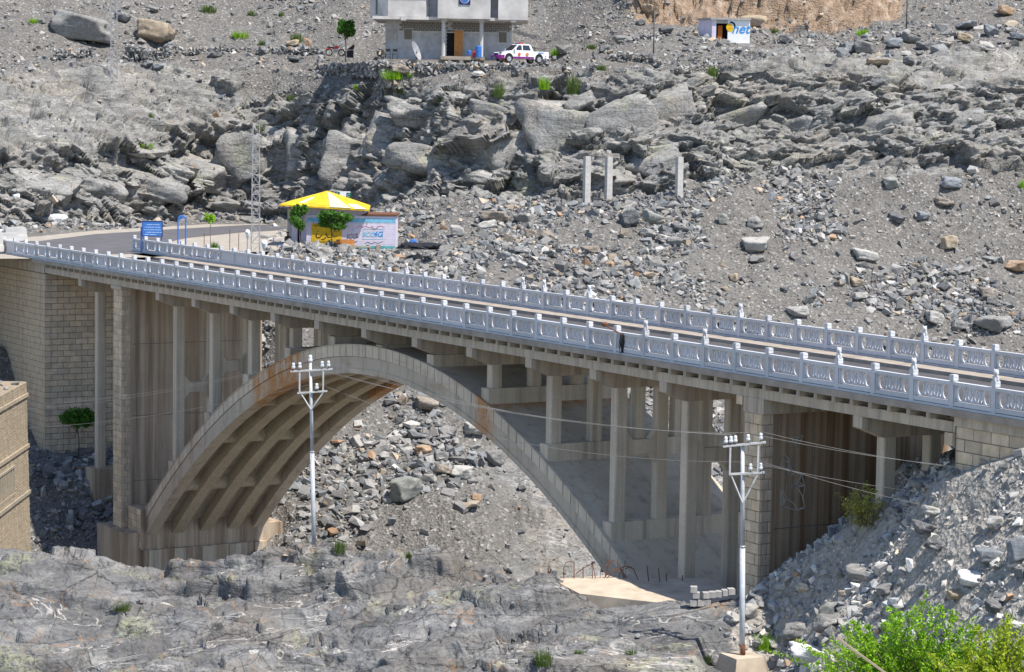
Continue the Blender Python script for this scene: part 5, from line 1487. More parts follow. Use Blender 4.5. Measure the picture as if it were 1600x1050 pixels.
stone_wall([(950, 92), (985, 94), (1020, 98), (1035, 104)], .8, .7, .24, 'dark low rubble wall right of the cairns', 309)
stone_wall([(1000, 62), (1028, 60)], .6, .5, .22, 'small black rubble wall left of the kiosk', 310)
def cairn(px, py, h, label, seed):
    c = hit(px, py, BV_HILL)[0]; s = c.y/FPX; r = np.random.default_rng(seed); P = []; S = []; z = 0; H_ = h*s
    while z < H_:
        k = 1-z/H_; m = 1 + int(4*k)
        for _ in range(m): P.append((c.x + r.normal()*.16*k, c.y + r.normal()*.16*k, c.z + z)); S.append(.10 + .12*k*r.uniform(.7, 1.2))
        z += .13 + .08*k
    o = scatter_mesh('cairn', np.array(P), np.array(S), M_STONES, None, None, seed); return tag(o, label, 'cairn', 'stone cairns')
cairn(886, 108, 24, 'pale stone cairn nearest to the pickup', 321); cairn(927, 106, 26, 'tall pale stone cairn second from the pickup', 322); cairn(1060, 112, 24, 'dark stone cairn right of the rubble wall', 323)
cairn(852, 104, 16, 'short cairn right behind the pickup', 325); cairn(345, 84, 16, 'white cairn on the thin line of stones', 324)

# ---------------------------------------------------------------- painted hut with the yellow roof
DU = 191.0; sU = DU/FPX
ub = at(548, 389, DU)
hut = empty('painted_hut', Vector((ub.x, ub.y, ub.z)), 0); tag(hut, 'roadside hut with hipped yellow roof and painted advertising wall', 'hut')
def ux(px): return (px-548)*sU
def uz(py): return (389-py)*sU
MB().box(ux(478.5), ux(618), 0, .25, -.4, uz(337)).build('painted_wall', M_LILAC, hut)
MB().box(ux(452), ux(478.2), .9, 4.6, -.4, uz(326)).box(ux(478.2), ux(568), .26, 4.6, -.4, uz(326)).build('side_wall', M_LILAC, hut)
MB().box(ux(568.2), ux(617.5), .26, 4.2, -.4, uz(338)).build('rear_room', M_LILAC, hut)
MB().box(ux(565), ux(620), -.1, 4.4, uz(336.5), uz(334)).build('flat_roof', M_RUST, hut)
MB().box(ux(463), ux(468), .86, .92, 0, uz(345)).build('door', M_DARK, hut); MB().box(ux(447), ux(452), .8, 1.2, -.3, uz(328)).build('corner_post', M_GREYC, hut)
# course lines of the painted blockwork
jl = MB()
for r in range(1, 13): jl.box(ux(479), ux(617.5), -.004, .003, r*.2-.008, r*.2+.004)
jl.build('joint_lines', plain('pale_joint', (.50, .46, .54), .9), hut)
MB().box(ux(479), ux(617.6), -.010, .001, uz(347.5), uz(341)).build('sky_blue_stripe', M_CYAN, hut); MB().box(ux(479), ux(617.6), -.010, .001, uz(388), uz(383.5)).build('teal_stripe', M_TEAL, hut)
ap = Vector((ux(507), 2.3, uz(300)))
ev = [(ux(437), -.7, uz(320.5)), (ux(577), -.7, uz(326.5)), (ux(572), 5.3, uz(324)), (ux(442), 5.3, uz(319))]
rf = MB(); rf.add([ap] + [Vector(e) for e in ev] + [Vector(e) - Vector((0, 0, .12)) for e in ev], [(0,1,2),(0,2,3),(0,3,4),(0,4,1),(1,5,6,2),(2,6,7,3),(3,7,8,4),(4,8,5,1),(5,8,7,6)])
roof = rf.build('roof', M_YELLOW, hut)
def roofstrip(t0, t1, e0, e1, mat):
    n = Vector((0, -.02, .02))
    def pt(e, t): return ap.lerp(Vector(ev[0]).lerp(Vector(ev[1]), e), t) + n
    MB().add([pt(e0, t0), pt(e1, t0), pt(e1, t1), pt(e0, t1)], [(0,1,2,3)]).build('roof_panel', mat, roof)
roofstrip(.10, 1.0, .56, .80, M_PALEY); roofstrip(.45, .85, .15, .24, M_PALEY); roofstrip(.75, 1.0, .84, .97, M_WHITEP)
yp = MB().box(ux(486.5), ux(533.5), -.02, -.001, uz(381.5), uz(350)).build('yellow_panel', M_YELLOW, hut)
ink = MB(); y_ = -.03
def S_(pts, w=.055): stroke(ink, [(ux(a), uz(b)) for a, b in pts], w, y_)
S_([(527, 369), (523, 370.5), (519.5, 369), (518.5, 366)]); S_([(517, 371), (512.5, 371.5), (510, 368), (509, 365)], .07); S_([(509, 371.5), (505, 375), (502, 374.5)], .07)
S_([(503, 368), (499, 372), (495.5, 372.5), (493.5, 370), (494.5, 366)], .08); S_([(496.5, 362.5), (498, 362)], .06); S_([(512, 375.5), (519, 375)], .03); S_([(524, 363), (526, 362.4)], .05)
S_([(490, 353.5), (501, 353.5)], .035); S_([(505, 353.5), (512, 353.5)], .03); S_([(492, 377.6), (530, 377.6)], .02); S_([(495, 379.5), (526, 379.5)], .025)
ink.build('lettering', M_INK, yp)
bl = MB(); 
for k, r in enumerate((2.2, 3.6, 5.0)): stroke(bl, [(ux(524)+a, uz(360)+b) for a, b in arc(0, 0, r*sU, -20, 70, 6)], .03, -.03)
bl.build('signal_mark', M_STEEL, yp)
wr_ = MB()
for pts in ([(542, 373), (545, 371), (548, 373.5), (551, 370), (554, 373), (557, 369.5), (560, 371)], [(544, 368), (549, 366), (553, 367.5), (558, 365.5)], [(546, 378), (551, 376.5), (555, 378.5), (558, 376)], [(543, 371), (543, 366)], [(557, 372), (558, 364)], [(570, 380), (575, 378), (580, 380.5), (586, 378), (591, 379.5), (598, 376.5)], [(572, 383), (577, 382.5)], [(590, 383), (594, 382.5)]):
    stroke(wr_, [(ux(a), uz(b)) for a, b in pts], .04, -.012)
wr_.build('lettering', M_INK, hut)
rd = MB()
for pts in ([(556, 356), (562, 352.5), (566, 355), (571, 353), (576, 355.5), (582, 353)], [(589, 354), (595, 352), (600, 354.5)], [(573, 351), (573, 347.5)]): stroke(rd, [(ux(a), uz(b)) for a, b in pts], .04, -.012)
rd.build('lettering', M_INKR, hut)
bx = MB()
for a, b in (((567, 358), (598, 357.5)), ((598, 357.5), (598, 373)), ((598, 373), (567, 373.5)), ((567, 373.5), (567, 358))): stroke(bx, [(ux(a[0]), uz(a[1])), (ux(b[0]), uz(b[1]))], .025, -.012)
stroke(bx, [(ux(550), uz(356)), (ux(552), uz(359)), (ux(549), uz(361))], .035, -.012)
bx.build('frame', M_CYAN, hut)
cr_ = MB(); stroke(cr_, [(ux(584)+a, uz(354)+b) for a, b in arc(0, 0, .2, 200, 340, 7)], .05, -.014); cr_.build('swoosh', M_YELLOW, hut)
cr_ = MB(); stroke(cr_, [(ux(586)+a, uz(352.5)+b) for a, b in arc(0, 0, .22, 190, 330, 7)], .04, -.016); cr_.build('swoosh', M_INKB, hut)
text_on('lettering', 'SCO', .50, M_CYAN, hut, (ux(576), -.012, uz(366)), .25); text_on('lettering', '4G', .58, M_INKB, hut, (ux(590.5), -.014, uz(365.5)), .2)
# board with two flags on the cliff behind the roof
fbp = at(538, 318, 203)
fbd = empty('flag_board', fbp); tag(fbd, 'white board with two green crescent flags behind the yellow roof', 'board')
sF = 203/FPX
MB().box(-16*sF, 9*sF, 0, .08, 0, 19*sF).build('board', M_WHITEP, fbd)
M_FLAG = plain('flag_green', (.015, .11, .07), .6)
for x in (-12.5, 6):
    f = MB().box((x-4)*sF, (x+4)*sF, -.02, -.001, 9*sF, 17.5*sF).build('flag', M_FLAG, fbd); f.rotation_euler = (0, .08, 0)
    c = MB(); stroke(c, [(x*sF+a, 13.2*sF+b) for a, b in arc(0, 0, .11, 60, 300, 8)], .04, -.03); c.build('crescent', M_WHITEP, f)
for x in (-10*sF, 5*sF): MB().box(x, x+.08, .02, .1, -1.0, .0).build('post', M_STEEL, fbd)
# trees, benches, sitter by the hut
def hutpt(px, py, dy): return at(px, py, DU-dy)
tree(hutpt(469, 391, 1.5), 1.9, (.9, .8, 1.05), 2.6, 1300, .15, M_LEAF_D, 'slim dark green tree at the left corner of the painted hut', 31)
tree(hutpt(519, 393, 1.8), 1.7, (1.7, 1.1, .85), 2.6, 2000, .16, M_LEAF_D, 'umbrella-shaped green tree before the yellow advertisement', 32)
b1 = empty('bench', hutpt(500, 391, 1.2)); tag(b1, 'long low stone-topped bench under the two hut trees', 'bench')
MB().box(-1.9, 1.7, -.25, .25, .26, .38).build('seat', M_WALK, b1)
for x in (-1.6, -.1, 1.5): MB().box(x, x+.15, -.22, .22, -.3, .26).build('leg', M_RUST, b1)
b2 = empty('bench', hutpt(562, 391, .9)); tag(b2, 'grey plank bench right of the orange bench back', 'bench')
MB().box(-1.3, .9, -.2, .2, .22, .32).build('seat', M_WOOD, b2)
for x in (-1.1, .6): MB().box(x, x+.14, -.18, .18, -.3, .22).build('leg', M_RUST, b2)
b3 = empty('bench', hutpt(539, 390, .5)); tag(b3, 'orange wooden bench with upright back by the painted wall', 'bench')
MB().box(-.72, .72, .12, .18, .42, .78).build('backrest', M_ORANGE, b3); MB().box(-.72, .72, -.22, .18, .36, .41).build('seat', M_ORANGE, b3)
for x in (-.66, .58): MB().box(x, x+.08, -.2, .16, -.3, .36).build('leg', M_ORANGE, b3)
# seated person: one skinned body
def skinned(name, chain, mat, parent=None, loc=(0, 0, 0), rz=0.0):
    """chain: {id: (pos, radius, parent id)}; first entry is the root"""
    me = bpy.data.meshes.new(name); ids = list(chain); idx = {k: i for i, k in enumerate(ids)}
    me.from_pydata([chain[k][0] for k in ids], [(idx[k], idx[chain[k][2]]) for k in ids if chain[k][2]], [])
    o = link(name, me, mat, parent, loc, rz)
    o.modifiers.new('skin', 'SKIN'); sv = me.skin_vertices[0].data
    for i, k in enumerate(ids):
        rd_ = chain[k][1]; sv[i].radius = (rd_, rd_) if not isinstance(rd_, tuple) else rd_; sv[i].use_root = i == 0
    o.modifiers.new('sub', 'SUBSURF').levels = 1; o.modifiers['sub'].render_levels = 1
    nm = bpy.data.meshes.new_from_object(o.evaluated_get(bpy.context.evaluated_depsgraph_get())); o.modifiers.clear(); o.data = nm
    if not nm.materials: nm.materials.append(mat)
    nm.polygons.foreach_set('use_smooth', [True]*len(nm.polygons)); return o
pp = empty('person', hutpt(449, 390, 1.0), .35); tag(pp, 'person in dark clothes with a blue wrap sitting left of the hut', 'person')
skinned('body', {'pelvis': ((0, 0, .48), .16, None), 'belly': ((0, -.03, .68), .15, 'pelvis'), 'chest': ((0, -.08, .90), (.19, .13), 'belly'), 'neck': ((0, -.11, 1.07), .055, 'chest'), 'chin': ((0, -.13, 1.15), .075, 'neck'), 'head': ((0, -.12, 1.24), .105, 'chin'), 'crown': ((0, -.10, 1.32), .07, 'head'),
  'hipl': ((-.11, -.05, .47), .11, 'pelvis'), 'kneel': ((-.15, -.45, .52), .08, 'hipl'), 'anklel': ((-.16, -.42, .10), .05, 'kneel'), 'toel': ((-.17, -.60, .05), .04, 'anklel'),
  'hipr': ((.11, -.05, .47), .11, 'pelvis'), 'kneer': ((.15, -.45, .52), .08, 'hipr'), 'ankler': ((.16, -.42, .10), .05, 'kneer'), 'toer': ((.17, -.60, .05), .04, 'ankler'),
  'shl': ((-.2, -.08, .97), .075, 'chest'), 'ell': ((-.27, -.22, .72), .05, 'shl'), 'wrl': ((-.14, -.42, .62), .035, 'ell'), 'hal': ((-.08, -.47, .60), .035, 'wrl'),
  'shr': ((.2, -.08, .97), .075, 'chest'), 'elr': ((.27, -.22, .72), .05, 'shr'), 'wrr': ((.14, -.42, .62), .035, 'elr'), 'har': ((.08, -.47, .60), .035, 'wrr')}, M_BLACK, pp)
MB().lathe([(.06, -.02), (.10, .03), (.108, .10), (.085, .17), (.03, .21)], (0, -.115, 1.17), 12).build('face', M_SKIN, pp, smooth=True)
MB().lathe([(.112, .10), (.118, .15), (.09, .215), (.03, .24)], (0, -.10, 1.155), 12).build('hair', M_BLACK, pp, smooth=True)
MB().prism([(-.30, -.62), (.30, -.62), (.28, -.05), (-.28, -.05)], 'z', .50, .64).build('blue_wrap', M_BLUE, pp)
MB().box(-.25, .25, -.22, .25, .0, .34).build('stone_seat', M_GREYC, pp)
st = empty('plastic_stool', hutpt(441, 391, 1.6)); tag(st, 'small blue plastic stool beside the seated person', 'stool')
MB().box(-.2, .2, -.2, .2, .38, .44).build('seat', M_BLUE, st)
for x in (-.17, .17):
    for y in (-.17, .17): MB().tube([(x*1.25, y*1.25, -.05), (x*.9, y*.9, .4)], .035, 6).build('leg', M_BLUE, st)
# tarpaulin heap and blue bundle right of the hut
def heap(name, px, py, wpx, hpx, mat, label, cat, seed, bvh=BV_HILL, D=None):
    p = at(px, py, D) if D else hit(px, py, bvh)[0]; s = p.y/FPX
    bm = bmesh.new(); bmesh.ops.create_icosphere(bm, subdivisions=4, radius=1); co = np.array([v.co[:] for v in bm.verts], np.float32)
    d = fbm(co*1.6+seed, 3, seed)*.28 + fbm(co*5+seed, 2, seed+5)*.06
    for v, k in zip(bm.verts, d): v.co = Vector((v.co.x*wpx*s*.5, v.co.y*wpx*s*.3, max(-.1, v.co.z)*hpx*s*.9))*(1+float(k))
    me = bpy.data.meshes.new(name); bm.to_mesh(me); bm.free(); o = link(name, me, mat, None, p); return tag(o, label, cat)
heap('tarpaulin', 655, 388, 66, 11, M_TARP, 'heap of black tarpaulin on the ground right of the hut', 'tarpaulin', 61, D=188)
heap('bundle', 645, 380, 12, 7, M_BLUE, 'small blue bundle lying on the black tarpaulin', 'bundle', 62, D=188.5)

# ---------------------------------------------------------------- kiosk lettered net
kq = hit(1140, 65, BV_HILL)[0]; DK = kq.y; sK = DK/FPX
kb = at(1112, 66, DK)
ki = empty('painted_kiosk', kb, 0); tag(ki, 'small flat-roofed kiosk painted white with blue net lettering', 'kiosk')
def kx(px): return (px-1112)*sK
def kz(py): return (66-py)*sK
KH = kz(31)
MB().prism([(0, 0), (kx(1118.5), 0), (kx(1118.5), .25), (kx(1093.5)*.75, 2.6), (kx(1093.5), 2.2)], 'z', -.6, KH).build('left_wall', M_LILAC, ki)
MB().box(kx(1136.5), kx(1171), 0, .25, -.6, KH).build('front_wall', M_WHITEP, ki); MB().box(kx(1118.5), kx(1136.5), 0, .25, KH-.35, KH).build('lintel', M_GREYC, ki)
MB().box(kx(1166), kx(1171), .26, 2.6, -.6, KH).box(kx(1104), kx(1166), 2.3, 2.6, -.6, KH).build('back_wall', M_GREYC, ki)
MB().prism([(-.15, -.2), (kx(1172), -.2), (kx(1172), 2.8), (kx(1095), 2.8), (kx(1092), 2.2)], 'z', KH, KH+.18).build('roof_slab', M_GREYC, ki)
MB().box(kx(1119), kx(1136), .9, .95, -.4, KH-.3).build('dark_interior', M_DARK, ki); MB().box(kx(1121.5), kx(1128.5), .3, .36, -.2, KH-.55).build('orange_curtain', plain('orange_curtain', (.42, .12, .02), .8), ki)
text_on('lettering', 'net', 1.3, M_INKB, ki, (kx(1156), -.012, kz(45)), .3)
yd = MB().prism([(kx(1141)+a, kz(42.5)+b) for a, b in arc(0, 0, 7*sK, 100, 280, 10)] + [(kx(1145.5), kz(46)), (kx(1143), kz(38))], 'y', -.02, -.001).build('yellow_crescent', M_YELLOW, ki)
bd_ = MB(); stroke(bd_, [(kx(1141)+a, kz(41)+b) for a, b in arc(0, 0, 6.3*sK, 100, -20, 8)], .16, -.024); bd_.build('blue_crescent', M_INKB, ki)
MB().prism([(-.9, -.3), (kx(1174), -.35), (kx(1174), .6), (-.9, .6)], 'z', -1.0, -.04).build('plinth', M_GREYC, ki)

# ---------------------------------------------------------------- lattice masts, thin poles, lamps, signs
def lattice(base, H_, w, label, taper=.6, n=None):
    o = empty('lattice_mast', base); tag(o, label, 'mast')
    def cor(z, i): k = w/2*(1-(1-taper)*z/H_); return Vector(((1, 1, -1, -1)[i]*k, (1, -1, -1, 1)[i]*k, z))
    for i in range(4): MB().tube([cor(-.3, i), cor(H_, i)], .022, 5).build('leg', M_MAST, o)
    n = n or int(H_/(w*1.1)); br = MB()
    for s_ in range(n):
        z0, z1 = H_*s_/n, H_*(s_+1)/n
        for i in range(4):
            j = (i+1) % 4; br.tube([cor(z0, i), cor(z1, j)], .012, 4); br.tube([cor(z1, i), cor(z1, j)], .011, 4)
            if s_ % 2: br.tube([cor(z0, j), cor(z1, i)], .012, 4)
    br.build('bracing', M_MAST, o); return o
lb = at(399, 396, 181.0); lattice(lb, (396-196)*181/FPX, .62, 'steel lattice mast standing behind the far railing by the road', .75)
q = hit(178, 126, BV_HILL)[0]; lattice(q, 175*q.y/FPX, .62, 'tall steel lattice mast rising past the upper left boulders', .8)
q = hit(843, 60, BV_HILL)[0]; lattice(q, 110*q.y/FPX, .5, 'steel lattice mast on the slope right of the house', .8)
for px, py, hh_, lab in ((1416, 53, 90, 'thin dark pole rising from the upper boulder line'), (1021, 90, 72, 'thin dark pole left of the painted kiosk')):
    q = hit(px, py, BV_HILL)[0]; s = q.y/FPX
    po = MB().tube([(0, 0, -.4), (0, 0, hh_*s*.5), (0, 0, hh_*s)], .07, 8, .045).tube([(-.12, 0, hh_*s-.2), (.12, 0, hh_*s-.2)], .02, 5).build('thin_pole', plain('dark_pole', (.10, .095, .09), .8), None, q, smooth=True); tag(po, lab, 'pole')
def lamp(px, py, pyt, D, label, head):
    b = at(px, py, D); s = D/FPX; H_ = (py-pyt)*s
    o = empty('street_lamp', b); tag(o, label, 'street lamp', 'lamps by the far railing')
    MB().tube([(0, 0, -.4), (0, 0, H_-.5)], .05, 8).build('pole', M_STEEL, o)
    r = head/2*s; MB().lathe([(r*.35, H_-1.0*head*s*1.0-.25), (r*.7, H_-head*s*1.1), (r, H_-head*s*.55), (r*.85, H_-head*s*.2), (r*.3, H_)], n=12).build('lamp_head', M_WHITEP, o, smooth=True)
    MB().lathe([(r*.5, -.02), (r*.5, .02)], (0, -r*.8, H_-head*s*.6), 10).build('lens', M_STEEL, o)
lamp(386.5, 402, 358.5, 177.0, 'slim white lamp head on a pole left of the lattice mast', 8)
lamp(413, 405, 375, 175.0, 'big white bulb lamp on a short post right of the lattice mast', 10)
lamp(364.5, 399, 387, 178.5, 'small white bulb on the railing left of the lamps', 4.5)
sb = at(238, 397, 178); sS = 178/FPX
sn = empty('sign_board', sb); tag(sn, 'blue lettered sign board at the start of the far railing', 'sign')
MB().box(-16*sS, 15.5*sS, 0, .06, 28*sS, 51.5*sS).build('board', M_BLUE, sn)
fr = MB(); fr.box(-16.5*sS, 16*sS, -.02, .08, 51*sS, 52*sS).box(-16.5*sS, 16*sS, -.02, .08, 27.5*sS, 28.3*sS).box(-16.5*sS, -15.7*sS, -.02, .08, 28.3*sS, 51*sS).box(15.2*sS, 16*sS, -.02, .08, 28.3*sS, 51*sS); fr.build('frame', M_NAVY, sn)
tl = MB(); rs = random.Random(5)
for z, a, b in ((46, -9, 9), (42, -12, 12), (38, -13, 12), (34, -10, 13), (30.5, -12, 6)):
    x = a
    while x < b: w_ = rs.uniform(1, 3.2); tl.box(x*sS, (x+w_)*sS, -.012, -.001, (z-.55)*sS, (z+.55)*sS); x += w_+.7
tl.build('lettering', plain('pale_blue_lettering', (.45, .62, .85), .6), sn)
for x in (-15, -18, 14): MB().tube([(x*sS, .1, -.2), (x*sS, .1, 42*sS)], .045, 6).build('post', M_BLUE, sn)
ga = empty('tube_gate', at(284, 394, 183)); tag(ga, 'blue tubular gate arch right of the blue sign', 'gate'); sA = 183/FPX
MB().tube([(-6*sA, 0, -.3), (-6*sA, 0, 50*sA)] + [(6*sA*math.cos(math.radians(a)), 0, 50*sA+7*sA*math.sin(math.radians(a))) for a in range(160, 10, -25)] + [(6*sA, 0, 50*sA), (6*sA, 0, -.3)], .055, 8).build('tube', M_BLUE, ga)
hd = MB()
for k in range(3): hd.tube([(-5*sA+k*.12, 0, 50*sA+k*.05), (-2*sA+k*.1, 0, 56*sA), (3*sA+k*.1, 0, 54*sA)], .05, 6)
hd.build('top_fitting', M_BLUE, ga)
tree(at(329, 381, 186), 1.7, (.48, .45, .42), 1.95, 260, .14, M_LEAF_B, 'thin sapling with a small bright crown beside the road', 41, tr=.025)
tuft(336, 390, 16, 13, M_LEAF_D, 'dark spiky plant behind the far railing', 42, name='agave', cat='plant')
for px, py, h_, lab in ((319, 388, 24, 'short thin stake left of the sapling'), (359, 392, 34, 'thin stake between the sapling and the lamp'), (373, 388, 24, 'thin stake just left of the slim lamp')):
    tag(MB().tube([(0, 0, -.3), (0, 0, h_*.047)], .028, 5).build('stake', M_RUST, None, at(px, py, 184)), lab, 'stake', 'thin stakes')
# concrete barriers at the left end of the bridge
for px, py, w_, h_, D, lab in ((12, 377, 1.5, .62, 181, 'pale concrete barrier nearest the left end of the railing'), (24, 370, 1.7, .75, 192, 'pale concrete barrier behind, further from the railing'), (-4, 386, .7, 1.1, 174, 'white end pillar at the left picture edge')):
    o = empty('concrete_barrier', at(px, py, D), .5); tag(o, lab, 'barrier')
    MB().prism([(-w_/2, 0), (w_/2, 0), (w_/2, h_*.75), (w_/2-.1, h_), (-w_/2+.1, h_), (-w_/2, h_*.75)], 'y', -.25, .25).build('body', M_HOUSE, o); MB().box(-w_/2-.04, w_/2+.04, -.33, .33, -.3, .12).build('foot', M_HOUSE, o)
# painted patch on the cliff foot
q = hit(90, 345, BV_HILL)[0]; o = link('boulder', BIG[5], M_BOULDER); o.location = q; o.scale = (1.0, .5, .75); o.color = (.82, .82, .86, 1); tag(o, 'whitewashed flat rock at the cliff foot by the road', 'boulder')
q = hit(26, 307, BV_HILL)[0]; o = link('boulder', BIG[8], M_BOULDER); o.location = q; o.scale = (.32, .2, .3); o.color = (.82, .82, .84, 1); tag(o, 'small whitewashed stone high on the left cliff', 'boulder')
# cloth and cord caught on the railing
rg = empty('rag', bw(77.6, -.13, .86)); tag(rg, 'black ragged bundle tied to the near railing', 'rag')
rgm = MB(); rr2 = random.Random(3)
for k in range(9): rgm.tube([(rr2.uniform(-.1, .1), 0, .05), (rr2.uniform(-.12, .12), -.06, -.3), (rr2.uniform(-.08, .08), -.03, -.65-.25*rr2.random())], .05, 5, .012)
rgm.build('cloth', M_TARP, rg); MB().tube([(-.75, 0, .42), (-.5, -.05, .28), (0, -.03, 0)], .03, 5).lathe([(.05, -.08), (.14, -.04), (.15, .06), (.06, .12)], (-.75, 0, .42), 9).build('cord', M_RUST, rg)

# ---------------------------------------------------------------- old brick abutment and stairs at the left
def m_brick(): 
    return m_stone('old_brick', (.40, .345, .27), .25)
M_BRICK = m_brick(); M_BRICKJ = plain('old_mortar', (.30, .24, .17), .95)
ob = empty('old_abutment', (-29.9, 140, 0)); tag(ob, 'ruined brick abutment of an older bridge at the left edge', 'abutment')
zt, zb_ = -6.5, -17.0
core = MB(); core.add([(-7, -14, zb_), (.55, -14, zb_), (.05, 9.3, zb_), (-7, 9.3, zb_), (-7, -14, zt), (0, -14, zt), (-.05, 10.6, zt), (-7, 10.6, zt)], [(0,3,2,1),(4,5,6,7),(0,1,5,4),(1,2,6,5),(2,3,7,6),(3,0,4,7)])
cr0 = core.build('core', M_BRICKJ, ob)
bk = MB(); rb = random.Random(17); z = zt - .16; row = 0
while z > zb_:
    t = (zt-z)/(zt-zb_); y = -13.9 + (.2 if row % 2 else 0); yend = 10.55 - 1.3*t
    while y < yend:
        L = rb.uniform(.36, .46); xo = .52*t - .0 + .035 + rb.uniform(-.012, .014)
        bk.box(xo-.12, xo, y+.012, min(y+L, yend)-.012, z+.012, z+.145); y += L
    z -= .16; row += 1
fk = bk.build('brick_facing', M_BRICK, cr0); fk['kind'] = 'stuff'
for zc, h_ in ((zt-.9, .22), (zt-4.0, .22), (zt-6.8, .22)):
    t = (zt-zc)/(zt-zb_); MB().box(.52*t-.1, .52*t+.13, -13.9, 10.6-1.25*t, zc, zc+h_).build('string_course', M_BRICK, ob)
pn = MB(); t = .52
for y in np.arange(.8, 5.2, .62): pn.box(.52*t+.0, .52*t+.075, y, y+.4, zt-6.0, zt-4.7)
pn.build('ornamental_panel', M_BRICK, ob)
for yy, zz, w_, h_ in ((.4, zt-6.25, 5.2, .14), (.4, zt-4.6, 5.2, .14)): MB().box(.52*t, .52*t+.1, yy, yy+w_, zz, zz+h_).build('panel_border', M_BRICK, ob)
rp = []; r_ = np.random.default_rng(8)
P = np.stack([r_.uniform(-6.5, -.1, 420)-29.9, r_.uniform(-12, 10, 420)+140, np.full(420, zt)], -1); scatter_mesh('rubble', P + np.array([29.9, -140, 0]), power(420, .05, .28, 2.2, 3), M_STONES, ob, 'stuff', 77)
stp = empty('stair', bw(-3.6, -1.0, -6.4)); stp.rotation_euler = (0, 0, TH-math.pi/2); tag(stp, 'narrow concrete stair descending beside the left abutment', 'stair')
for k in range(12): MB().box(-3.6+k*.3, -3.3+k*.3+.02, -.5, .95, -.6, 3.3-k*.27).build('step', M_WALK, stp)

# ---------------------------------------------------------------- shrubs and tufts
bs = hit(1480, 1040, BV_FORE); bsp = bs[0] if bs else at(1480, 1040, 70)
def bush(name, px, py, D, radm, nleaf, ls, mat, label, seed, stems=14, lumps=16, lump=.42, flat=.8):
    p = at(px, py, D); o = empty(name, p); tag(o, label, 'bush')
    r = random.Random(seed); m = MB()
    for k in range(stems):
        a = r.uniform(0, 6.28); e = Vector((math.cos(a)*radm[0]*r.uniform(.3, .9), math.sin(a)*radm[1]*r.uniform(.3, .8), radm[2]*r.uniform(.5, 1.1)))
        m.tube([(math.cos(a)*.1, math.sin(a)*.1, -.4), e*.5 + Vector((0, 0, .15)), e], .022, 5, .006)
    m.build('stems', M_BARK, o)
    link('foliage', leaves(blob_points((0, 0, radm[2]*.62), radm, nleaf, seed, lumps, lump), ls, seed, 2.0, .2), mat, o); return o
def shoot_bush(name, px, py, D, w, h, nsh, per, ls, mat, label, seed):
    """many leafy shoots fanning out of one foot"""
    p = at(px, py, D); o = empty(name, p); tag(o, label, 'bush'); r = np.random.default_rng(seed); m = MB(); pts = []
    for k in range(nsh):
        x0 = r.normal()*w*.16; y0 = r.normal()*.3; x1 = x0*1.6 + r.normal()*w*.20; y1 = y0 + r.normal()*.45; zz = h*r.uniform(.35, 1.0)*(1-.45*min(1, abs(x1)/(w*.55)))
        a, b, c = Vector((x0, y0, -.4)), Vector(((x0+x1)/2, (y0+y1)/2, zz*.6)), Vector((x1, y1, zz))
        m.tube([a, b, c], .014, 4, .004)
        t = r.random(per)**.8; A = np.outer((1-t)**2, a) + np.outer(2*t*(1-t), b) + np.outer(t*t, c)
        pts.append(A + r.normal(size=(per, 3))*np.array([.11, .11, .08])*(1.15-.7*t[:, None]))
    m.build('stems', M_BARK, o); link('foliage', leaves(np.concatenate(pts), ls, seed, 2.1, .3), mat, o); return o
shoot_bush('green_bush', 1440, 1075, 75, 5.0, 3.0, 120, 130, .062, M_LEAF_B, 'big bright green bush in the lower right corner', 51)
shoot_bush('green_bush', 1572, 1085, 73, 3.2, 2.5, 80, 120, .06, M_LEAF_Y, 'yellow-green bush at the lower right edge', 52)
shoot_bush('green_bush', 1335, 1060, 76, 1.85, 2.05, 26, 60, .055, M_LEAF_B, 'sparse leafy shoots left of the big bright green bush', 53)
shoot_bush('olive_bush', 1352, 806, 91.6, 1.3, 1.35, 40, 60, .05, M_LEAF_O, 'yellowish bush by the pier foot on the mound crest', 54)
tree(bw(8.2, 1.6, -13.0), 1.6, (1.5, 1.2, 1.2), 2.2, 1700, .17, M_LEAF_D, 'leafy dark shrub growing at the foot of the left abutment', 55, tr=.05)
pk = MB().cbox((0, 0, 0), (2.6, .14, .06), Matrix.Rotation(.62, 3, 'Y')).build('plank', M_WOOD, None, at(1362, 1036, 74.2)); tag(pk, 'weathered wooden plank leaning in the green bush', 'plank')
TF = [(54, 36, 20, 8), (325, 18, 32, 10), (392, 24, 14, 9), (375, 58, 30, 10), (120, 52, 10, 9), (235, 183, 12, 8), (222, 230, 40, 9), (463, 66, 24, 16), (440, 25, 10, 8), (615, 122, 40, 14), (627, 144, 16, 14), (455, 155, 18, 8), (556, 138, 10, 7), (688, 158, 20, 12),
      (779, 150, 22, 22), (850, 138, 22, 20), (897, 146, 26, 30), (925, 76, 20, 8), (868, 88, 18, 14), (1113, 118, 22, 18), (1210, 50, 16, 8), (1348, 54, 26, 9), (235, 268, 12, 9), (262, 320, 14, 16), (1597, 294, 12, 14), (405, 205, 14, 12), (410, 70, 14, 8), (640, 118, 14, 7), (576, 398, 24, 6), (940, 108, 20, 7)]
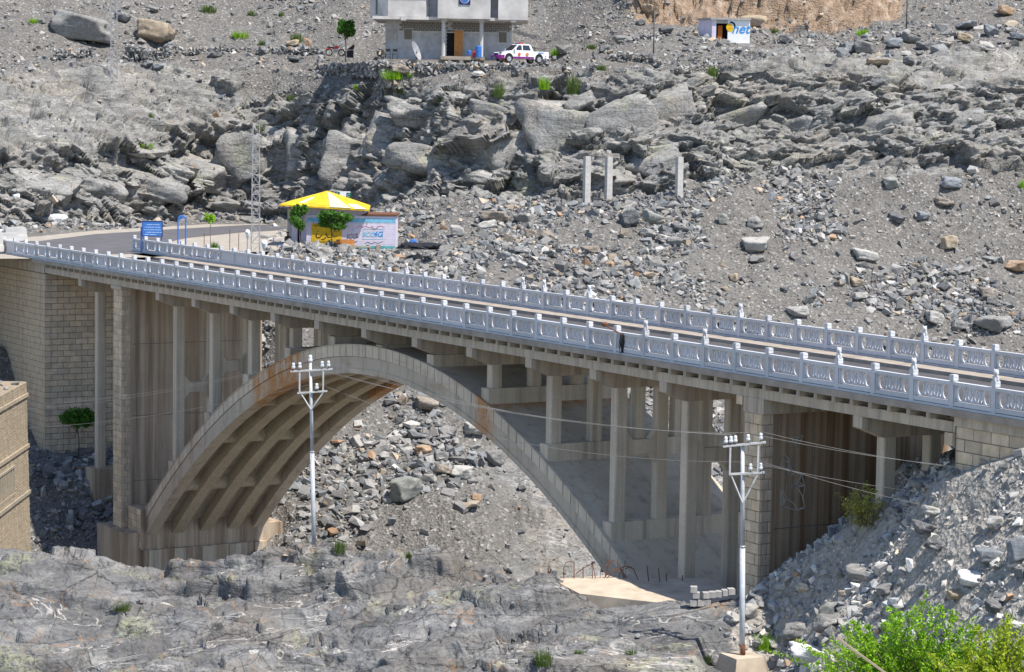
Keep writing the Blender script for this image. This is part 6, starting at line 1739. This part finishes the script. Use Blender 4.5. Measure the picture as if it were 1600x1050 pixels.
TL = ['green tuft left of the huge overhanging boulder, near the left edge', 'wide grass patch high above the dark stone ring', 'small grass tuft at the top of the slope above the yard', 'grass patch on the slope above the long low wall', 'tiny tuft on the huge overhanging boulder', 'small tuft on the smooth rock shelf at left', 'wide dry grass patch low on the smooth rock shelf', 'bushy tuft on the slope left of the small yard tree', 'tiny tuft at the top edge left of the house', 'bright grass patch at the brown slab below the terrace wall', 'upright tuft below the bright grass patch', 'low tuft on the gravel under the yard wall', 'tiny tuft on the gravel below the yard wall', 'tuft on the cliff edge below the house porch', 'tall tuft on the cliff edge below the pickup', 'tall tuft on the cliff edge right of the pickup', 'largest hanging tuft on the cliff edge right of the pickup', 'flat grass patch behind the cairns', 'tuft against the dull grey boulder right of the pickup', 'tuft on the cliff edge below the painted kiosk', 'small tuft right of the painted kiosk', 'grass patch below the tan cliff at upper right', 'small tuft in the ledges left of the lattice mast', 'yellowish tuft above the blue sign', 'green tuft at the right picture edge', 'dark tuft above the top of the lattice mast', 'tiny tuft above the long low wall', 'small tuft beside the brown slab under the terrace', 'grass strip at the foot of the painted wall', 'low tuft at the foot of the tall pale cairn']
for i, (px, py, w_, h_) in enumerate(TF): tuft(px, py, w_, h_, M_GRASS if i % 3 else M_LEAF_B, TL[i], 500+i, BV_HILL)
for i, (px, py, w_, h_, lab) in enumerate(((530, 860, 26, 18, 'round grey-green cushion plant by the left power pole'), (640, 868, 14, 8, 'tiny green tuft by a white stone under the arch'), (190, 950, 34, 10, 'green tuft in a hollow of the foreground rock'), (848, 1035, 34, 22, 'grey-green cushion plant at the bottom edge'), (905, 1022, 18, 8, 'little green tuft right of the cushion plant'), (985, 1022, 20, 8, 'thin green tuft at the foot of the foreground rock'), (1195, 1010, 40, 22, 'lush green grass right behind the pole base'), (1105, 1035, 24, 14, 'dry tuft left of the pole base'))):
    o = tuft(px, py, w_, h_, M_GRASS if i != 6 else M_LEAF_B, lab, 560+i)

# pale repair lines and efflorescence on the piers
def yz_stroke(mb, pts, w, x):
    for a, b in zip(pts[:-1], pts[1:]):
        d = Vector((0, b[0]-a[0], b[1]-a[1])); n_ = Vector((0, -d.z, d.y)).normalized()*w/2; A = Vector((x, *a)); Bv = Vector((x, *b))
        mb.add([A-n_, Bv-n_, Bv+n_, A+n_, A-n_-Vector((.02, 0, 0)), Bv-n_-Vector((.02, 0, 0)), Bv+n_-Vector((.02, 0, 0)), A+n_-Vector((.02, 0, 0))], [(0,1,2,3),(0,4,5,1),(1,5,6,2),(2,6,7,3),(3,7,4,0)])
M_LIME = plain('lime_bloom', (.46, .42, .37), .95, vary=.2)
g1 = MB(); rg_ = random.Random(12)
nodes = [(1.0+rg_.uniform(0, 1.3), -2.4-rg_.uniform(0, 3.2)) for _ in range(30)]
for a in nodes:
    for b in sorted(nodes, key=lambda q: (q[0]-a[0])**2+(q[1]-a[1])**2)[1:4]: yz_stroke(g1, [a, ((a[0]+b[0])/2+rg_.uniform(-.08, .08), (a[1]+b[1])/2+rg_.uniform(-.08, .08)), b], .04, 87.622)
g1.build('repair_lines', M_LIME, pr)['kind'] = 'stuff'
g2 = MB(); yz_stroke(g2, [(2.9, -9.4), (2.85, -10.6), (2.95, -11.3), (2.8, -13.6), (2.85, -15.4)], .05, 19.915); g2.build('repair_line', M_LIME, pl); g2 = MB(); yz_stroke(g2, [(4.0, -10.2), (4.05, -11.8), (3.95, -12.6)], .04, 19.915); g2.build('repair_line', M_LIME, pl); g2 = MB(); yz_stroke(g2, [(6.1, -9.7), (6.5, -9.4), (6.7, -9.9), (6.6, -11.0), (7.1, -9.9)], .045, 19.915)
g2.build('repair_line', M_LIME, pl)
